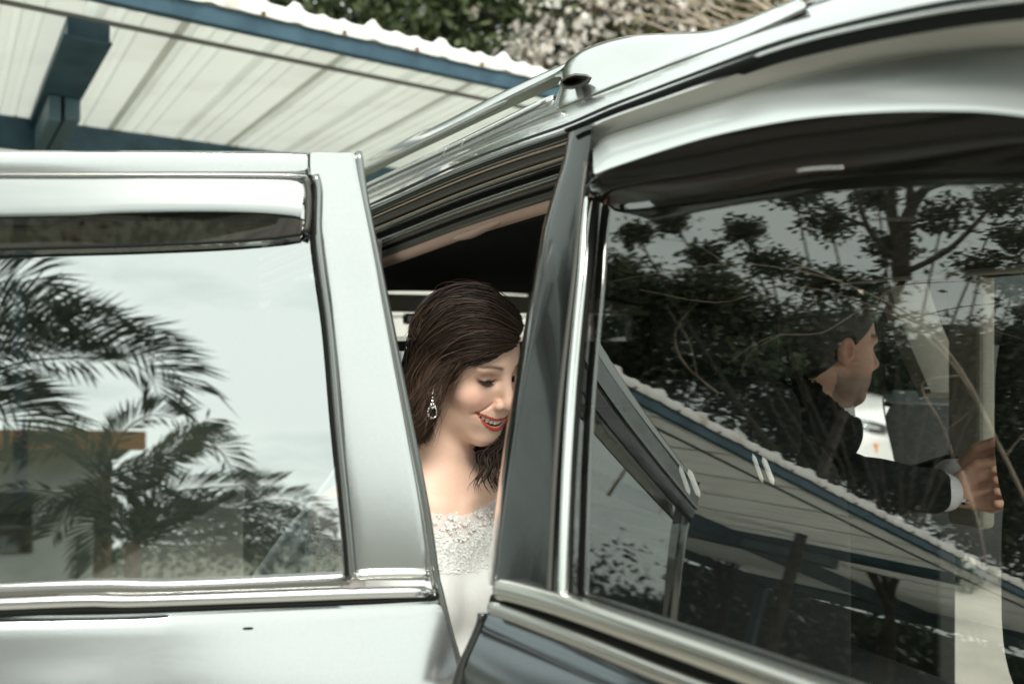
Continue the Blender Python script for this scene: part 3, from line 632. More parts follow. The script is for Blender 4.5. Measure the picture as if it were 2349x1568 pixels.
sweep('visor_tip', RL([(1344, 432), (1352, 426), (1372, 406)], .016), .004, .006, PR.n, M['gloss_black'], vr, 10, 8)
sweep('visor_glint', RL([(1824, 393), (1870, 387), (1934, 384)], .045), .0022, .003, PR.n, M['chrome'], vr, 14, 6, taper=.3)
loft('window_glass', [RL([(1330-30*t, 420+950*t), (1700+100*t, 330+1170*t), (2200, 250+1400*t), (2750, 200+1600*t)], -.010-.012*4*t*(1-t)*0) for t in (-.02, .12, .25, .37, .5, .62, .75, .88, 1.02)], M['glassR'], dr, 40, 1, thick=None)
sweep('door_top_seal', RL([(1300, 300), (1352, 279), (1409, 255), (1492, 225), (1609, 182), (1691, 152), (1810, 111), (2010, 63), (2210, 26), (2349, 8), (2700, -31)], .010), [.005, .008, .010, .010, .009, .008], .008, PR.n, M['rubber'], dr, 100, 8)
# belt mouldings
b1 = [(1136, 1352), (1160, 1352), (1290, 1388), (1538, 1474), (1846, 1584), (2300, 1750), (2750, 1910)]
sweep('belt_moulding', RL(b1, .012), .022, .020, PR.n, mat('belt_bright', (.50, .49, .45), .2, .95, .4), dr, 80, 14, power=.8, taper=.006)
b0 = [(1290, 1366), (1538, 1450), (1846, 1556), (2300, 1715), (2750, 1875)]
sweep('belt_sweep', RL(b0, .002), .010, .012, PR.n, M['trimgrey'], dr, 60, 10)
sweep('belt_groove', RL([(1132, 1378), (1180, 1386), (1320, 1440), (1538, 1514), (1846, 1622), (2300, 1790)], .004), .016, .012, PR.n, M['rubber'], dr, 60, 8)
sweep('lower_moulding', RL([(1122, 1394), (1160, 1402), (1330, 1466), (1538, 1550), (1846, 1665), (2300, 1840)], .010), .015, .016, PR.n, mat('belt_bright2', (.46, .45, .42), .22, .95, .4), dr, 80, 14, power=.8, taper=.006)
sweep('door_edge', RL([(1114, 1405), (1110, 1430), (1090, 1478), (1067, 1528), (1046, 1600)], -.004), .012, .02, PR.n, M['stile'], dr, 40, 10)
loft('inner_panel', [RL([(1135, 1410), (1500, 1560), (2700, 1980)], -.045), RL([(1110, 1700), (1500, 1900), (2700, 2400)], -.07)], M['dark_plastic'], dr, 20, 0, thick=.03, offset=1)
# ================================================================ what the windows reflect: palms and a house behind the camera
def frond(pts, parent, r, L=.34, n=46, wid=.022, seed=0, both=True, droop=.35, lean=0.):
    rd = np.random.default_rng(seed); p = resample([atL(x, y, r+dr_) for (x, y, dr_) in [(q+(0,))[:3] for q in pts]], n)
    T = np.gradient(p, axis=0); T /= np.linalg.norm(T, axis=1)[:, None]
    mb = MB(); mb.tube(p, .013, .003, n, 5)
    V = []; view = p.mean(0)-CE; view /= np.linalg.norm(view)
    N = np.cross(T, view); N /= np.linalg.norm(N, axis=1)[:, None]
    bend = (p[0]+p[-1])/2-p[n//2]            # leaflets stand on the outer side of the arch
    if N[n//2].dot(bend) > 0: N = -N
    for i in range(3, n):
        t = i/(n-1); ll = L*(.45+.75*math.sin(math.pi*min(1, .10+t*.72))**.8)
        for sd, k_, dep in ((1, 1.0, .30), (1, .9, -.35), (-1, .45, .25)):
            if rd.random() < .10 or (dep < 0 and rd.random() < .4) or (sd < 0 and rd.random() < .5): continue
            l2 = ll*k_*rd.uniform(.86, 1.08)
            d = T[i]*rd.uniform(.66, .80)+N[i]*sd*rd.uniform(.58, .72)+view*(dep+rd.uniform(-.08, .08)); d /= np.linalg.norm(d)
            a = p[i]; m_ = a+d*l2*.55; e = a+d*l2; e[2] -= l2*(.10+.12*rd.random()+(.25 if rd.random() < .12 else 0)); m_[2] -= .02*l2
            s = np.cross(d, view); s /= np.linalg.norm(s)+1e-9; s = s*wid*.5
            V += [a-s*.5, m_-s, e, m_+s]
    V = np.array(V); o = mb.build('frond', M['palm'], parent)
    quads('leaflets', V, len(V)//4, 4, M['palm'], o)
    return o
pa = thing('palm_tree', 'palm tree with long arching fronds nearest behind the viewer, mirrored in the left window', 'palm tree', tuple(atL(-160, 1270, 5.2)*np.array([1, 1, 0])))
c0 = (-190, 860)
for k, f in enumerate([[c0, (0, 765), (150, 722), (290, 745), (385, 800), (425, 850)], [c0, (-60, 830), (80, 788), (260, 784), (335, 815), (362, 880)], [c0, (-120, 640), (0, 595), (60, 610), (100, 680)],
    [c0, (-60, 735), (40, 690), (170, 700), (260, 735)], [c0, (-90, 720), (30, 665), (120, 690)], [c0, (-90, 860), (10, 880), (80, 930), (110, 1000)], [c0, (-120, 780), (0, 740), (90, 760), (200, 800)],
    [c0, (-100, 900), (0, 930), (60, 990)], [c0, (-260, 640), (-420, 560)], [c0, (-350, 760), (-560, 820)], [c0, (-300, 930), (-430, 1060)], [c0, (-190, 650), (-150, 500)]]):
    frond(f, pa, 5.2, L=.38, seed=k, n=74 if k < 3 else 56, wid=.015)
mb = MB(); g = atL(-190, 870, 5.2); mb.tube([(g[0]-.1, g[1], 0), (g[0]-.12, g[1], g[2]*.5), g+[0, 0, .05]], .13, .09, 16, 12, jit=.06); mb.build('trunk', M['bark'], pa)
pb = thing('palm_tree', 'shorter bushy palm with several stems, mirrored in the lower left window', 'palm tree', tuple(atL(250, 1290, 5.8)*np.array([1, 1, 0])))
c1_, c2_ = (235, 1080), (300, 1250)
FB = [[c1_, (300, 1060), (390, 995), (475, 932)], [c1_, (330, 1050), (420, 1003), (490, 1005), (528, 1060), (538, 1110)], [c1_, (180, 1010), (110, 1010), (20, 1045)], [c1_, (280, 970), (340, 925), (400, 930)],
      [c1_, (150, 1120), (60, 1110), (-20, 1130)], [c1_, (350, 1040), (430, 950)], [c2_, (380, 1130), (500, 1105), (625, 1100)], [c2_, (370, 1165), (480, 1150), (560, 1210), (580, 1320)],
      [c2_, (430, 1200), (560, 1150), (660, 1140), (738, 1185)], [c2_, (450, 1230), (600, 1190), (735, 1215)], [c2_, (260, 1180), (240, 1120), (260, 1080)], [c2_, (380, 1220), (450, 1210), (520, 1290)],
      [c2_, (420, 1260), (560, 1240), (680, 1290)], [c2_, (250, 1180), (180, 1160), (120, 1230)], [c2_, (330, 1180), (330, 1110), (370, 1060)], [c2_, (350, 1200), (440, 1180), (530, 1230)], [c2_, (300, 1190), (230, 1200), (215, 1300)],
      [c2_, (480, 1160), (640, 1200), (760, 1290)], [c1_, (260, 1120), (330, 1130), (420, 1180)]]
for k, f in enumerate(FB): frond(f, pb, 5.6+.06*(k % 5), L=.24, seed=50+k, n=56, wid=.013)
mb = MB()
for q, z0 in ((c1_, 0), (c2_, 0)):
    g = atL(q[0], q[1], 5.8); mb.tube([(g[0]-.05, g[1], 0), (g[0], g[1], g[2]*.5), g], .07, .05, 12, 10, jit=.06)
mb.build('trunk', M['bark'], pb)
# house with brown fascia
HX = atL(0, 1000, 14)[0]-(-.53-.16*14)
hs_ = thing('house', 'low pale house with a brown wooden eave board, mirrored in the left window', 'house', (-2.6+HX, -13, 0))
def hbox(name, x0, x1, y0, y1, z0, z1, m):
    x0 += HX; x1 += HX
    return box(name, ((x0+x1)/2, (y0+y1)/2, (z0+z1)/2), (x1-x0, y1-y0, z1-z0), m, hs_, bevel=.01)
M['wood_orange'] = mat('brown_orange_board', (.26, .12, .04), .6); noise_color(M['wood_orange'], (.20, .085, .03), (.32, .14, .05), 3, 6, stretch=(1, 1, 8))
M['plaster'] = mat('pale_plaster', (.5, .5, .46), .9); noise_color(M['plaster'], (.42, .42, .39), (.56, .56, .52), 1.5, 7)
hbox('eave_board', -7.2, -.9, -13.1, -13.0, 2.72, 3.02, M['wood_orange'])
hbox('roof', -7.2, -.9, -17, -13.11, 2.9, 3.0, M['dark_plastic'])
hbox('wall', -7.0, -1.3, -17, -13.9, 0, 2.89, M['plaster'])
hbox('window', -3.4, -2.3, -13.9, -13.84, 1.1, 2.1, M['smoke'])
hbox('door', -5.6, -4.7, -13.9, -13.84, 0, 2.05, M['wood_orange'])
# low hedge line behind the viewer
B = [(x, -19+rng.uniform(-1, 1), .9+.3*rng.random(), 1.2, .6, .8) for x in np.arange(-14, 14, 1.6)]
leaf_mass('hedge', 'long low green hedge far behind the viewer', B, 16000, .16, M['leafdark'], (0, -19, 0), 'hedge', trunk=False, seed=12)
# ---- trees to the left, beyond the carport, mirrored in the right window
def rb(x, y, r, rp, asp=1.): s = rp/F*(1.0+r); p = atR(x, y, r); return (p[0], p[1], p[2], s, s, s*asp)
M['leafR'] = leaf_mat('leaf_deep_green', (.03, .045, .026), (.13, .15, .08), tr=.35)
leaf_mass('leafy_tree', 'dark leafy tree left of the drive, mirrored low in the right window', [rb(1400, 800, 15, 120), rb(1500, 700, 15, 90), rb(1640, 700, 15, 100), rb(1560, 860, 15, 150), rb(1750, 820, 15, 140), rb(1930, 810, 15.5, 130), rb(1390, 640, 15, 60), rb(1800, 950, 15, 150), rb(1450, 980, 15, 160), rb(2000, 920, 15, 160)],
    34000, .16, M['leafR'], tuple(atR(1650, 1400, 15)*np.array([1, 1, 0])), seed=21)
leaf_mass('leafy_tree', 'tall dark tree beyond the carport, mirrored at the right edge of the window', [rb(2200, 860, 15, 130), rb(2349, 800, 15, 120), rb(2480, 800, 15, 150), rb(2300, 950, 15, 190), rb(2500, 1000, 15, 200), rb(2150, 1050, 15, 170), rb(2420, 1180, 15, 180), rb(1900, 990, 15, 110), rb(2020, 1040, 15, 110), rb(2130, 1100, 15, 110), rb(2260, 1170, 15, 120)],
    36000, .16, M['leafR'], tuple(atR(2300, 1400, 15)*np.array([1, 1, 0])), seed=22)
leaf_mass('leafy_tree', 'airy tree with open crown mirrored at the top of the right window', [rb(1455, 530, 12, 14), rb(1540, 500, 12, 20), rb(1620, 580, 12, 40, .5), rb(1700, 520, 12, 40, .5), rb(1760, 600, 12, 70, .5), rb(1900, 500, 12, 70, .4), rb(1870, 640, 12, 70, .5), rb(2040, 560, 12, 60, .4), rb(2160, 490, 12, 70, .4), rb(2300, 450, 12, 60, .4), rb(1820, 440, 12, 40, .5), rb(2250, 600, 12, 80, .5), rb(1980, 660, 12, 80, .5), rb(2330, 640, 12, 70, .5), rb(2340, 540, 12, 60, .4), rb(2010, 440, 12, 40)],
    7500, .12, M['leafR'], tuple(atR(2064, 1300, 12)*np.array([1, 1, 0])), seed=23, spr=.8)
t = thing('forked_tree', 'tree with forked dark limbs mirrored near the top right of the right window', 'tree', tuple(atR(2075, 1300, 11.5)*np.array([1, 1, 0]))); mb = MB()
A = lambda *q: [atR(x, y, 11.5) for x, y in q]
g = atR(2066, 640, 11.5); mb.tube([(g[0], g[1], 0), (g[0], g[1], g[2]*.5), g], .075, .05, 14, 10)
for q, r0 in ((((2066, 640), (2064, 560), (2085, 470), (2140, 400), (2190, 340)), .12), (((2064, 560), (2040, 470), (2050, 380), (2070, 320)), .09), (((2085, 480), (2085, 400), (2100, 330)), .06), (((2066, 600), (1990, 520), (1960, 430), (1930, 360)), .05), (((2110, 430), (2200, 395), (2260, 370)), .05),
    (((2070, 620), (2180, 560), (2300, 430), (2349, 400)), .05), (((1980, 510), (1900, 470), (1860, 400)), .03)):
    mb.tube(A(*q), r0, r0*.35, 14, 7)
mb.build('trunk', M['bark_dark'], t)
t = thing('bare_tree', 'leafless tree with long pale twigs left of the drive, mirrored across the right window', 'tree', tuple(atR(2340, 1500, 4.0)*np.array([1, 1, 0]))); mb = MB()
A = lambda *q: [atR(x, y, 4.0+.1*math.sin(x*.01)) for x, y in q]
for q, r0 in ((((2420, 1300), (2300, 1050), (2200, 850), (2080, 720), (1920, 640), (1800, 590)), .022), (((2260, 960), (2150, 800), (2000, 700), (1800, 650), (1640, 690), (1460, 660)), .013), (((2100, 740), (1990, 700), (1880, 760), (1760, 770), (1660, 830)), .012),
    (((1780, 768), (1720, 800), (1690, 850)), .008), (((2200, 860), (2110, 880), (2160, 980), (2190, 1080)), .016), (((2160, 990), (2200, 960), (2230, 930)), .009), (((2300, 1050), (2340, 1000), (2400, 940)), .010), (((2080, 730), (2200, 700), (2349, 690)), .010),
    (((1920, 640), (1800, 610), (1640, 600), (1400, 640)), .009), (((1640, 900), (1560, 830), (1540, 760), (1590, 690)), .010), (((1590, 860), (1570, 780), (1520, 700)), .006), (((2000, 690), (2060, 650), (2200, 640)), .009),
    (((2200, 1080), (2240, 1200), (2260, 1300)), .020), (((2050, 720), (2150, 720), (2349, 780)), .008), (((1700, 640), (1600, 560), (1500, 540)), .006)):
    mb.tube(A(*q), r0*.5, r0*.16, 30, 5, jit=.22)
mb.build('trunk', M['drybark'], t)
quads('crown', leaves(170, np.array([atR(x, y, 4.1) for x, y in ((1700, 800), (1770, 780), (1740, 830), (1660, 850), (1800, 830))]), .05, .055, .6), 170, 4, leaf_mat('leaf_bright', (.04, .07, .03), (.08, .12, .05)), t)
# ---- hedges closing the view, with dark slabs added behind them to block light
B = [(x, 19+rng.uniform(-1, 1), 1.8+.6*rng.random(), 1.6, .7, 1.9) for x in np.arange(-26, 30, 1.9)]
leaf_mass('hedge', 'tall dark hedge running along the far side of the lot', B, 30000, .26, M['leafdark'], (0, 19, 0), 'hedge', trunk=False, seed=13)
B = [(24+rng.uniform(-1, 1), y, 2.0+.6*rng.random(), .7, 1.6, 2.2) for y in np.arange(-14, 19, 1.9)]
leaf_mass('hedge', 'tall hedge on the right beyond the parked white car', B, 16000, .26, M['leafdark'], (24, 0, 0), 'hedge', trunk=False, seed=14)
B = [(-21+rng.uniform(-1, 1), y, 2.0+.6*rng.random(), .7, 1.6, 2.2) for y in np.arange(-14, 19, 1.9)]
leaf_mass('hedge', 'tall hedge along the left side behind the carport', B, 16000, .26, M['leafdark'], (-21, 0, 0), 'hedge', trunk=False, seed=15)
for nm_, lo_, hi_, lb in (('hedge_light_block', (-26, 19.9, 0), (30, 20.1, 3.4), 'dark green slab added behind the far hedge to block light'), ('hedge_light_block', (24.8, -14, 0), (25.0, 19, 3.4), 'dark green slab added behind the right hedge to block light'), ('hedge_light_block', (-22.2, -14, 0), (-22, 19, 3.4), 'dark green slab added behind the left hedge to block light')):
    mw = mat('dark_green_backing', (.02, .03, .02), .9) if 'M_w' not in globals() else M_w; M_w = mw
    tag(box(nm_, tuple((np.array(lo_)+hi_)/2), tuple(np.array(hi_)-lo_), mw, bevel=.02), lb, 'wall')
# building with white boards seen through the rear window
wl = thing('boarded_wall', 'low wall of white horizontal boards behind the car', 'wall', (-.38, 6.3, 0))
me0 = None
for k in range(9):
    if me0 is None:
        o = box('board', (-.38, 6.3, 1.27), (.96, .03, .125), mat('white_board', (.62, .62, .57), .6), wl, bevel=.006); me0 = o
    else:
        c_ = me0.copy(); col.objects.link(c_); c_.parent = wl; c_.location = me0.location+Vector((0, .002*(k % 2), .135*(k-4)+0)); o = c_
        if k == 4: o.location += Vector((0, .0, .135*5))
leaf_mass('hedge', 'low clipped dark hedge on the pavement beyond the far side of the car', [(x, 5.9+rng.uniform(-.1, .1), .32, .28, .22, .28) for x in np.arange(1.15, 3.6, .3)], 9000, .06, M['leafdark'], (2.3, 5.9, 0), 'hedge', trunk=False, seed=31, spr=.5)
# ================================================================ people: signed distance bodies turned into one continuous mesh
f32 = np.float32
def smin(a, b, k):
    h = np.clip(.5+.5*(b-a)/k, 0, 1); return b+(a-b)*h-k*h*(1-h)
def smax(a, b, k): return -smin(-a, -b, k)
def ell(p, c, r):
    q = (p-np.array(c, f32))/np.array(r, f32); l = np.sqrt((q*q).sum(-1)); g = q/np.array(r, f32); gl = np.sqrt((g*g).sum(-1))
    return l*(l-1)/np.maximum(gl, 1e-6)
def cap(p, a, b, ra, rb_=None):
    a = np.array(a, f32); b = np.array(b, f32); rb_ = ra if rb_ is None else rb_; ba = b-a
    h = np.clip(((p-a)@ba)/(ba@ba), 0, 1); d = p-a-h[..., None]*ba
    return np.sqrt((d*d).sum(-1))-(ra+(rb_-ra)*h)
def rotm(y, p_, r):
    cy, sy = np.cos(y), np.sin(y); cp, sp = np.cos(p_), np.sin(p_); cr_, sr = np.cos(r), np.sin(r)
    return np.array([[cy, -sy, 0], [sy, cy, 0], [0, 0, 1]])@np.array([[1, 0, 0], [0, cp, -sp], [0, sp, cp]])@np.array([[cr_, 0, sr], [0, 1, 0], [-sr, 0, cr_]])
def surfnet(f, lo, hi, h, margin=.014):
    """naive surface nets, evaluated finely only near the surface"""
    lo = np.array(lo, float); n = np.ceil((np.array(hi)-lo)/h/8).astype(int)*8
    nb = n//8; bc = np.stack(np.meshgrid(*[np.arange(k) for k in nb], indexing='ij'), -1).reshape(-1, 3)
    cpos = (lo+(bc*8+4)*h).astype(f32); fc = f(cpos); act = np.abs(fc) < 8*h*.9+margin
    Fv = np.repeat(np.repeat(np.repeat(fc.reshape(nb), 8, 0), 8, 1), 8, 2).astype(f32)
    li = np.stack(np.meshgrid(*[np.arange(8)]*3, indexing='ij'), -1).reshape(-1, 3)
    A = bc[act]
    for i in range(0, len(A), 1500):
        idx = (A[i:i+1500, None, :]*8+li[None]).reshape(-1, 3); Fv[idx[:, 0], idx[:, 1], idx[:, 2]] = f((lo+idx*h).astype(f32))
    S = Fv < 0
    c8 = [(a, b, c) for a in (0, 1) for b in (0, 1) for c in (0, 1)]
    sl = lambda A_, c: A_[c[0]:n[0]-1+c[0], c[1]:n[1]-1+c[1], c[2]:n[2]-1+c[2]]
    cnt = sum(sl(S, c).astype(np.int8) for c in c8); cells = np.argwhere((cnt > 0) & (cnt < 8))
    vid = -np.ones(tuple(n-1), np.int32); vid[tuple(cells.T)] = np.arange(len(cells))
    acc = np.zeros((len(cells), 3)); num = np.zeros(len(cells))
    for a in c8:
        for ax in range(3):
            if a[ax]: continue
            b = list(a); b[ax] = 1
            fa = Fv[tuple((cells+a).T)]; fb = Fv[tuple((cells+b).T)]; m = (fa < 0) != (fb < 0)
            t = fa/(fa-fb+1e-12); p = np.tile(np.array(a, float), (len(cells), 1)); p[:, ax] += t; acc[m] += p[m]; num[m] += 1
    V = lo+(cells+acc/num[:, None])*h; Q = []
    for ax in range(3):
        o1, o2 = [(1, 2), (2, 0), (0, 1)][ax]; e = np.zeros(3, int); e[ax] = 1
        m0 = [slice(1, n[k]-1) for k in range(3)]; m1 = list(m0); m0[ax] = slice(0, n[ax]-1); m1[ax] = slice(1, n[ax])
        sa, sb = S[tuple(m0)], S[tuple(m1)]; off = np.array([1, 1, 1]); off[ax] = 0
        for flag, ed in ((0, np.argwhere(sa & ~sb)), (1, np.argwhere(~sa & sb))):
            if not len(ed): continue
            ed = ed+off; u = np.zeros(3, int); u[o1] = 1; v_ = np.zeros(3, int); v_[o2] = 1
            q = np.stack([vid[tuple((ed-u-v_).T)], vid[tuple((ed-v_).T)], vid[tuple(ed.T)], vid[tuple((ed-u).T)]], 1)
            q = q[(q >= 0).all(1)]; Q.append(q if not flag else q[:, ::-1])
    return V, np.concatenate(Q)
def npmesh(name, V, Q, m, parent, colors=None, keep=None, label=None):
    if keep is not None:
        kf = keep[Q].all(1); Q = Q[kf]; us = np.unique(Q); mp_ = -np.ones(len(V), int); mp_[us] = np.arange(len(us)); V = V[us]; Q = mp_[Q]
        if colors is not None: colors = colors[us]
    me = bpy.data.meshes.new(name); me.vertices.add(len(V)); me.vertices.foreach_set('co', V.astype(f32).ravel())
    me.loops.add(Q.size); me.loops.foreach_set('vertex_index', Q.astype(np.int32).ravel()); me.polygons.add(len(Q))
    me.polygons.foreach_set('loop_start', np.arange(0, Q.size, 4, dtype=np.int32)); me.polygons.foreach_set('loop_total', np.full(len(Q), 4, np.int32)); me.update(calc_edges=True)
    if colors is not None:
        a = me.color_attributes.new('Col', 'FLOAT_COLOR', 'POINT'); c = np.ones((len(V), 4), f32); c[:, :3] = colors; a.data.foreach_set('color', c.ravel())
    return link(name, me, m, parent, True, label)

# ---------------- head in its own frame: x to the right ear, y forward, z up, eye level at 0
def mouth_warp(p): x = p[..., 0]; return p[..., 2]+.0745-.0175*(x/.039)**2
def ellring(x, z, a, b):
    r = np.sqrt((x/a)**2+(z/b)**2)+1e-6; g = np.sqrt((x/a**2)**2+(z/b**2)**2)/r+1e-6; return np.abs(r-1)/g
def head_sdf(p, female=True, smile=True):
    m_ = p.copy(); m_[..., 0] = np.abs(m_[..., 0]); x = m_[..., 0]
    d = ell(m_, (0, -.012, .034), (.072, .093, .083))
    d = smin(d, ell(m_, (0, .026, -.022), (.059, .060, .082)), .03)
    d = smin(d, ell(m_, (0, .036, -.070), (.047 if female else .055, .046, .040)), .025)
    d = smin(d, ell(m_, (0, .068, -.102), (.020 if female else .025, .017, .015)), .02)          # chin
    d = smin(d, cap(m_, (.047, .0, -.070), (.012, .062, -.104), .012, .012), .022)     # jaw line
    d = smin(d, ell(m_, (.038, .051, -.034), (.024, .025, .022)), .016)                # cheek
    d = smin(d, ell(m_, (.026, .066, .019), (.028, .012, .009)), .014)                # brow ridge
    d = smin(d, ell(m_, (0, .070, -.066), (.032, .018, .026)), .016)                  # muzzle
    d = smax(d, -ell(m_, (.031, .086, .001), (.019, .014, .011)), .012)                # sockets
    d = smin(d, ell(m_, (.031, .0605, .0), (.0145, .0135, .0125)), .004)               # lids
    d = smin(d, cap(m_, (0, .077, .012), (0, .100, -.030), .0065, .0095), .010)        # nose bridge
    d = smin(d, ell(m_, (0, .101, -.035), (.0105, .010, .0095)), .008)
    d = smin(d, ell(m_, (.0125, .089, -.040), (.0075, .010, .0075)), .006)
    d = smax(d, -ell(m_, (.0075, .095, -.0475), (.0036, .006, .0035)), .003)           # nostrils
    # ear
    e = ell(m_, (.073, -.006, -.008), (.010, .018, .029)); e = smax(e, -ell(m_, (.082, -.002, -.004), (.007, .010, .017)), .004); d = smin(d, e, .006)
    if smile:
        z = mouth_warp(m_); yc = .0880-.0205*(x/.039)**2; a, b = .0385, .0070
        opn = np.sqrt((x/(a-.001))**2+(z/(b-.0012))**2)
        cav = np.maximum((opn-1)*.006, np.abs(m_[..., 1]-yc)-.0135); d = smax(d, -cav, .0015)
        rr = np.where(z > 0, .0024, .0036)*np.clip(1.1-(x/.041)**4, .2, 1)
        lip = np.sqrt(ellring(x, z, a, b+.0018)**2+(m_[..., 1]-yc+.0012)**2)-rr; lip = np.where(opn > 2.2, .02, lip); d = smin(d, lip, .0028)
        d = smax(d, -(cap(m_, (.017, .086, -.036), (.045, .066, -.060), .0015)), .005)   # smile fold
    else:
        d = smin(d, cap(m_, (0, .090, -.068), (.022, .081, -.070), .005, .002), .004); d = smin(d, cap(m_, (0, .088, -.078), (.020, .080, -.073), .0055, .002), .004)
    return d
def nrmz(v): v = np.array(v, float); return v/np.linalg.norm(v)
# ---------------- bride
HB = rotm(-2.254, -.342, .086); TB = np.array([-.070, 1.62, EYE-.033]); SB = .985
def to_head(p, Hm, T_, S_): return ((p-T_.astype(f32))@Hm.astype(f32))/f32(S_)
def hb(*q): return TB+HB@(np.array(q)*SB)            # head point -> world
neck_b = np.array([-.125, 1.655, 1.205]); fw = nrmz((.5, -.86, 0)); rt = nrmz((-.86, -.5, 0)); upv = np.array([0, 0, 1.])
sR = neck_b+rt*.165+[0, 0, -.03]; sL = neck_b-rt*.165+[0, 0, -.03]
elR = sR+rt*.05+fw*.04+[0, 0, -.27]; elL = sL-rt*.03+fw*.10+[0, 0, -.24]
waist = neck_b+fw*.03+[0, 0, -.36]; hip = waist+[0, 0, -.16]-fw*.0
kR = hip+fw*.42+rt*.12; kL = hip+fw*.42-rt*.10
def bride_body(p):
    d = cap(p, hb(0, -.022, -.055), neck_b+fw*-.005+[0, 0, .01], .050, .056)
    d = smin(d, cap(p, neck_b+[0, 0, .01], neck_b+rt*.10+[0, 0, -.012], .046, .036), .03)
    d = smin(d, cap(p, neck_b+[0, 0, .01], neck_b-rt*.10+[0, 0, -.012], .046, .036), .03)
    d = smin(d, cap(p, neck_b+rt*.09+[0, 0, -.02], sR, .040, .044), .03); d = smin(d, cap(p, neck_b-rt*.09+[0, 0, -.02], sL, .040, .044), .03)
    loc = np.stack([(p-neck_b.astype(f32))@rt.astype(f32), (p-neck_b.astype(f32))@fw.astype(f32), p[..., 2]-f32(neck_b[2])], -1)
    d = smin(d, ell(loc, (0, .012, -.12), (.150, .085, .14)), .04)
    d = smin(d, ell(loc, (0, .02, -.30), (.118, .085, .17)), .05)
    d = smin(d, ell(loc, (.068, .085, -.165), (.058, .050, .055)), .03); d = smin(d, ell(loc, (-.068, .085, -.165), (.058, .050, .055)), .03)
    d = smin(d, cap(p, neck_b+rt*.02+fw*.06+[0, 0, -.022], neck_b+rt*.13+fw*.035+[0, 0, -.005], .010, .009), .014)   # collar bones
    d = smin(d, cap(p, neck_b-rt*.02+fw*.06+[0, 0, -.022], neck_b-rt*.13+fw*.035+[0, 0, -.005], .010, .009), .014)
    d = smin(d, cap(p, waist, hip, .11, .15), .06)
    for s_, e_, w_ in ((sR, elR, kR*.6+hip*.4+[0, 0, .12]), (sL, elL, kL*.6+hip*.4+[0, 0, .14])):
        d = smin(d, cap(p, s_, e_, .043, .034), .02); d = smin(d, cap(p, e_, w_, .033, .022), .012)
        hd_ = w_+fw*.05; d = smin(d, ell(p, hd_, (.035, .035, .018)), .02)
        for kf in range(4): d = smin(d, cap(p, hd_+fw*.02+rt*(.02-.014*kf), hd_+fw*.085+rt*(.022-.016*kf)+[0, 0, -.02], .0085, .0065), .004)
        d = smin(d, cap(p, hd_+rt*.02, hd_+fw*.045+rt*.05, .010, .008), .006)
    d = smin(d, cap(p, hip+rt*.08, kR, .085, .062), .05); d = smin(d, cap(p, hip-rt*.08, kL, .085, .062), .05)
    d = smin(d, cap(p, kR, kR+fw*.05+[0, 0, -.42], .058, .035), .02); d = smin(d, cap(p, kL, kL+fw*.05+[0, 0, -.42], .058, .035), .02)
    for k_ in (kR, kL): d = smin(d, cap(p, k_+fw*.04+[0, 0, -.44], k_+fw*.18+[0, 0, -.46], .034, .026), .02)
    return d
def bride_f(p):
    d = bride_body(p); q = to_head(p, HB, TB, SB); m_ = (np.abs(q).max(-1) < .17)
    out = d.copy()
    if m_.any(): out[m_] = smin(head_sdf(q[m_])*f32(SB), d[m_], .022)
    return out
bride = thing('person', 'smiling bride with long brown hair and white lace dress in the open car doorway', 'person', tuple(hip*np.array([1, 1, 0])))
skin = mat('skin', (.7, .45, .35), .44, sss=.14, spec=.4); attr_color(skin)
nt = skin.node_tree; tc = nt.nodes.new('ShaderNodeTexCoord'); nz = nt.nodes.new('ShaderNodeTexNoise'); nz.inputs['Scale'].default_value = 420; nz.inputs['Detail'].default_value = 3
bm_ = nt.nodes.new('ShaderNodeBump'); bm_.inputs['Strength'].default_value = .35; bm_.inputs['Distance'].default_value = .0006
nt.links.new(tc.outputs['Object'], nz.inputs['Vector']); nt.links.new(nz.outputs[0], bm_.inputs['Height']); nt.links.new(bm_.outputs[0], nt.nodes['Principled BSDF'].inputs['Normal'])
V1, Q1 = surfnet(bride_f, (-.21, 1.44, 1.12), (.10, 1.78, 1.62), .0017)
V2, Q2 = surfnet(bride_f, (-.55, 1.0, .05), (.45, 1.9, 1.62), .006)
in1 = ((V2 > np.array([-.205, 1.445, 1.128])) & (V2 < np.array([.095, 1.775, 1.61]))).all(1)
kf = ~in1[Q2].all(1); Q2 = Q2[kf]
V = np.concatenate([V1, V2]); Q = np.concatenate([Q1, Q2+len(V1)])
q = to_head(V.astype(f32), HB, TB, SB); ax_ = np.abs(q[:, 0]); C = np.tile(np.array([.88, .59, .455]), (len(V), 1))
def blend(mask, c_): C[:] = C*(1-mask[:, None])+np.array(c_)*mask[:, None]
def g3(c, r): c = np.array(c); return np.exp(-(((np.stack([ax_, q[:, 1], q[:, 2]], 1)-c)/np.array(r))**2).sum(1))
sm = lambda v, a, b: np.clip((v-a)/(b-a), 0, 1)
mott = .5+.5*np.sin(V[:, 0]*310+np.sin(V[:, 2]*270)*2)*np.sin(V[:, 1]*290+V[:, 2]*190)
blend(.12*mott, (.66, .38, .30))
blend(.55*g3((.040, .062, -.034), (.022, .03, .018)), (.68, .27, .21)); blend(.35*g3((.0, .105, -.035), (.012, .012, .012)), (.68, .30, .24))
blend(.40*g3((.0, .07, -.11), (.02, .02, .012)), (.68, .32, .25)); blend(.45*g3((.074, 0, -.01), (.015, .03, .03)), (.66, .26, .2))
blend(.50*g3((.031, .074, .008), (.019, .012, .0065)), (.42, .16, .12))          # eye shadow
blend(.45*g3((.048, .066, -.001), (.010, .012, .006)), (.36, .13, .10))
